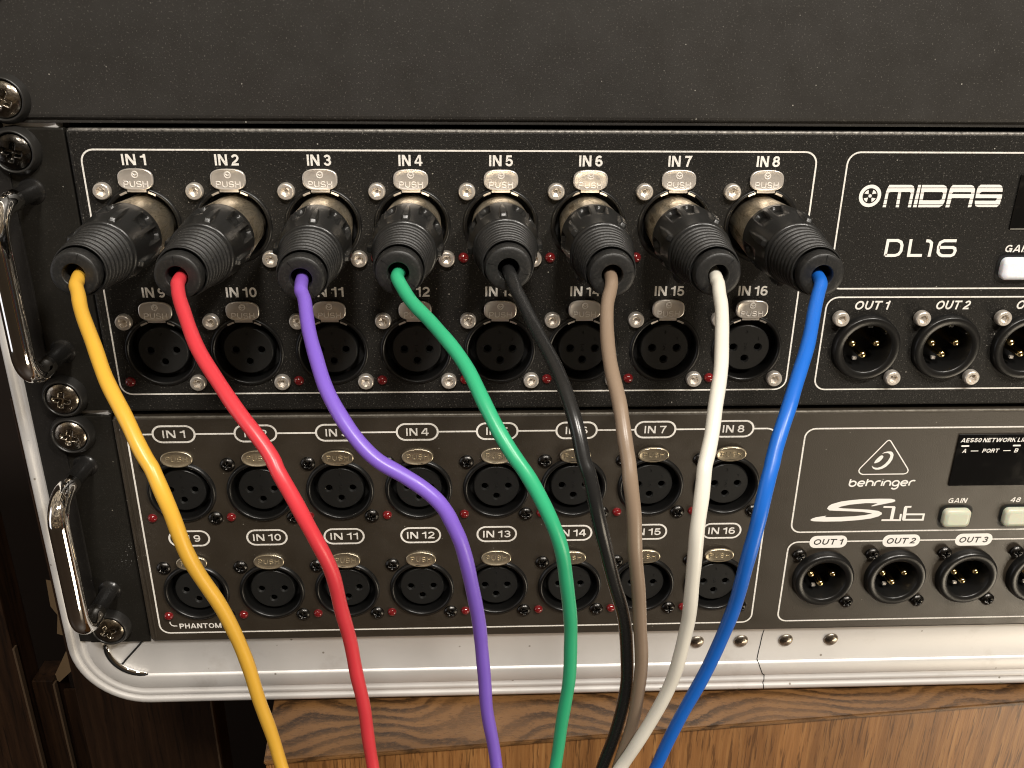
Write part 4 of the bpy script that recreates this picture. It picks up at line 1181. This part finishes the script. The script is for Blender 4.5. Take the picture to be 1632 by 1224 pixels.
def spline(P, n=7):
    P = [Vector(p) for p in P]; out = []
    Q = [P[0] * 2 - P[1]] + P + [P[-1] * 2 - P[-2]]
    for i in range(1, len(Q) - 2):
        for k in range(n):
            t = k / n
            t0 = 0.0; d1 = math.sqrt((Q[i] - Q[i - 1]).length) + 1e-4; d2 = math.sqrt((Q[i + 1] - Q[i]).length) + 1e-4; d3 = math.sqrt((Q[i + 2] - Q[i + 1]).length) + 1e-4
            t1 = d1; t2 = t1 + d2; t3 = t2 + d3; u = t1 + (t2 - t1) * t
            A1 = Q[i - 1] * ((t1 - u) / (t1 - t0)) + Q[i] * ((u - t0) / (t1 - t0))
            A2 = Q[i] * ((t2 - u) / (t2 - t1)) + Q[i + 1] * ((u - t1) / (t2 - t1))
            A3 = Q[i + 1] * ((t3 - u) / (t3 - t2)) + Q[i + 2] * ((u - t2) / (t3 - t2))
            B1 = A1 * ((t2 - u) / (t2 - t0)) + A2 * ((u - t0) / (t2 - t0))
            B2 = A2 * ((t3 - u) / (t3 - t1)) + A3 * ((u - t1) / (t3 - t1))
            out.append(B1 * ((t2 - u) / (t2 - t1)) + B2 * ((u - t1) / (t2 - t1)))
    out.append(P[-1])
    # soften
    for _ in range(7):
        out = [out[0]] + [(out[i - 1] + out[i] * 2 + out[i + 1]) / 4 for i in range(1, len(out) - 1)] + [out[-1]]
    return out
ROT = (0.35, 0.25, 0.12, 0.05, -0.05, 0.62, 0.45, 0.3)
TILT = ((0.2, 0.3), (-1.65, -0.4), (2.0, -1.0), (-0.55, 0.5), (0.3, 1.5), (-0.2, -0.2), (0.2, -0.2), (0.2, -0.4))
for i, (cname, pts) in enumerate(DATA['cables'].items()):
    x, z = DX0 + DP * i, DZ[0]
    t = thing('audio_cable', (x, 0, z), LAB[cname], 'audio cable', 'coloured audio cables plugged into the upper stage box')
    place('metal_shell', ME_SHELL, t, (0, 0, 0), (0, ROT[i] * 3, 0))
    place('collar', ME_COLLAR, t, (0, 0, 0), (0, ROT[i], 0))
    sl = place('ribbed_sleeve', ME_SLEEVE, t)
    cap = place('end_cap', ME_CAP, t, (0, 0, 0), (0, 0.5 + ROT[i] * 4, 0))
    place('cap_bore', ME_CBACK, cap)
    dx_, dz_ = TILT[i]
    t.rotation_euler = (-dz_ / 53, 0, dx_ / 53)
    inv = t.rotation_euler.to_matrix().inverted()
    pts = [(p_[0] + dx_ * 0.85, p_[1], p_[2] + dz_ * 0.85) for p_ in pts[:2]] + pts[2:]
    P = [tuple(inv @ Vector((a - x, b_, c_ - z))) for a, b_, c_ in spline(pts)]
    for k_ in range(14, len(P)):
        w_ = 0.16 * math.sin(k_ * 0.31 + i * 1.7) * math.sin(k_ * 0.113 + i)
        P[k_] = (P[k_][0] + w_, P[k_][1] + w_ * 0.6, P[k_][2])
    m = cable_mat(cname + '_pvc', CC[cname][0], 0.25 if cname == 'black' else 0.33)
    build('cable', MB().tube(P, [1.62 + 0.035 * math.sin(k_ * 0.7 + i) * math.sin(k_ * 0.19 + 2 * i) for k_ in range(len(P))], m, 20), t)

# ------------------------------------------------------------------ oak cabinet the case stands on
cab = thing('oak_cabinet', (48, -26, -900), 'oak cabinet with swirling grained top carrying the rack case', 'cabinet')
def cb_(x, y, z): return (x - 48, y + 26, z + 900)
def slab(pts, z0, z1, m, bev=0.0):
    bm = bmesh.new()
    b0 = [bm.verts.new(cb_(x, y, z0)) for x, y in pts]; b1 = [bm.verts.new(cb_(x, y, z1)) for x, y in pts]
    n = len(pts)
    bm.faces.new(b0[::-1]); bm.faces.new(b1)
    for i in range(n): bm.faces.new((b0[i], b0[(i + 1) % n], b1[(i + 1) % n], b1[i]))
    bmesh.ops.recalc_face_normals(bm, faces=bm.faces[:])
    if bev: bmesh.ops.bevel(bm, geom=bm.edges[:], offset=bev, segments=2, affect='EDGES')
    bm.verts.index_update()
    mb = MB()
    mb.add([v.co[:] for v in bm.verts], [[v.index for v in f.verts] for f in bm.faces], m, False)
    bm.free()
    return mb
build('top_board', slab([(49.5, -27.0), (760, 24.6), (728, 470), (17, 420)], -210.2, -208.4, MOAKT, 0.5), cab)
build('front_panel', slab([(49.7, -25.6), (759, 26.0), (757, 46), (48, -5)], -899, -210.4, MOAKF, 0.6), cab)
build('side_panel', slab([(48.2, -4.8), (66, -3.5), (35, 418), (18, 417)], -899, -210.4, MOAKF, 0.6), cab)

# ------------------------------------------------------------------ dark surroundings
fl = MB(); fl.add([(-4000, -4000, 0), (4000, -4000, 0), (4000, 4000, 0), (-4000, 4000, 0)], [(0, 1, 2, 3)], MFLOOR, False)
tag(build('floor', fl, None, (0, 0, -900)), kind='structure')
wl = MB(); wl.box(-4000, 4000, 0, 40, 0, 2600, MWALL)
tag(build('wall', wl, None, (0, 620, -899)), kind='structure')
def board(x0, x1, y0, y1, z0, z1, label, edge=True, m=None):
    t = thing('wooden_board', ((x0 + x1) / 2, y0, z0), label, 'board')
    w = x1 - x0
    build('board_face', MB().box(-w / 2, w / 2, 0, y1 - y0, 0, z1 - z0, m or MWALN, 0.6), t)
    if edge: build('board_edge', MB().box(w / 2 - 0.2, w / 2 + 1.0, -0.4, 3.0, 0.5, edge - z0, MEDGE, 0.2), t)  # highlight on the board's edge, put in as a paler strip
    return t
board(-330, -132.2, 150, 170, -899, -60, 'dark brown wooden board at the far left edge', -300)
board(-131.4, -119.5, 158, 176, -899, -330, 'narrow dark board with a pale edge beside the tan scraps', -332)
board(-104.8, -30, 152, 175, -899, -150, 'dark brown board just left of the case corner', -262)
cs = thing('cardboard_scrap', (-112, 166, -899), 'tan cardboard standing between dark boards left of the case', 'cardboard')
cm = MB()
cm.fill([[(-2.6, 899 - 266), (3.6, 899 - 268), (3.2, 899 - 305.5), (-3.2, 899 - 303), (-0.6, 899 - 290), (-3.4, 899 - 284)]], 0, MTAN)
cm.fill([[(1.2, 899 - 313), (4.1, 899 - 325), (-6.3, 899 - 335), (-9.2, 899 - 332)]], -3, MTAN)
cm.box(-8, 7, 1, 3, 0, 899 - 345, MWALN)
build('cardboard_sheet', cm, cs)
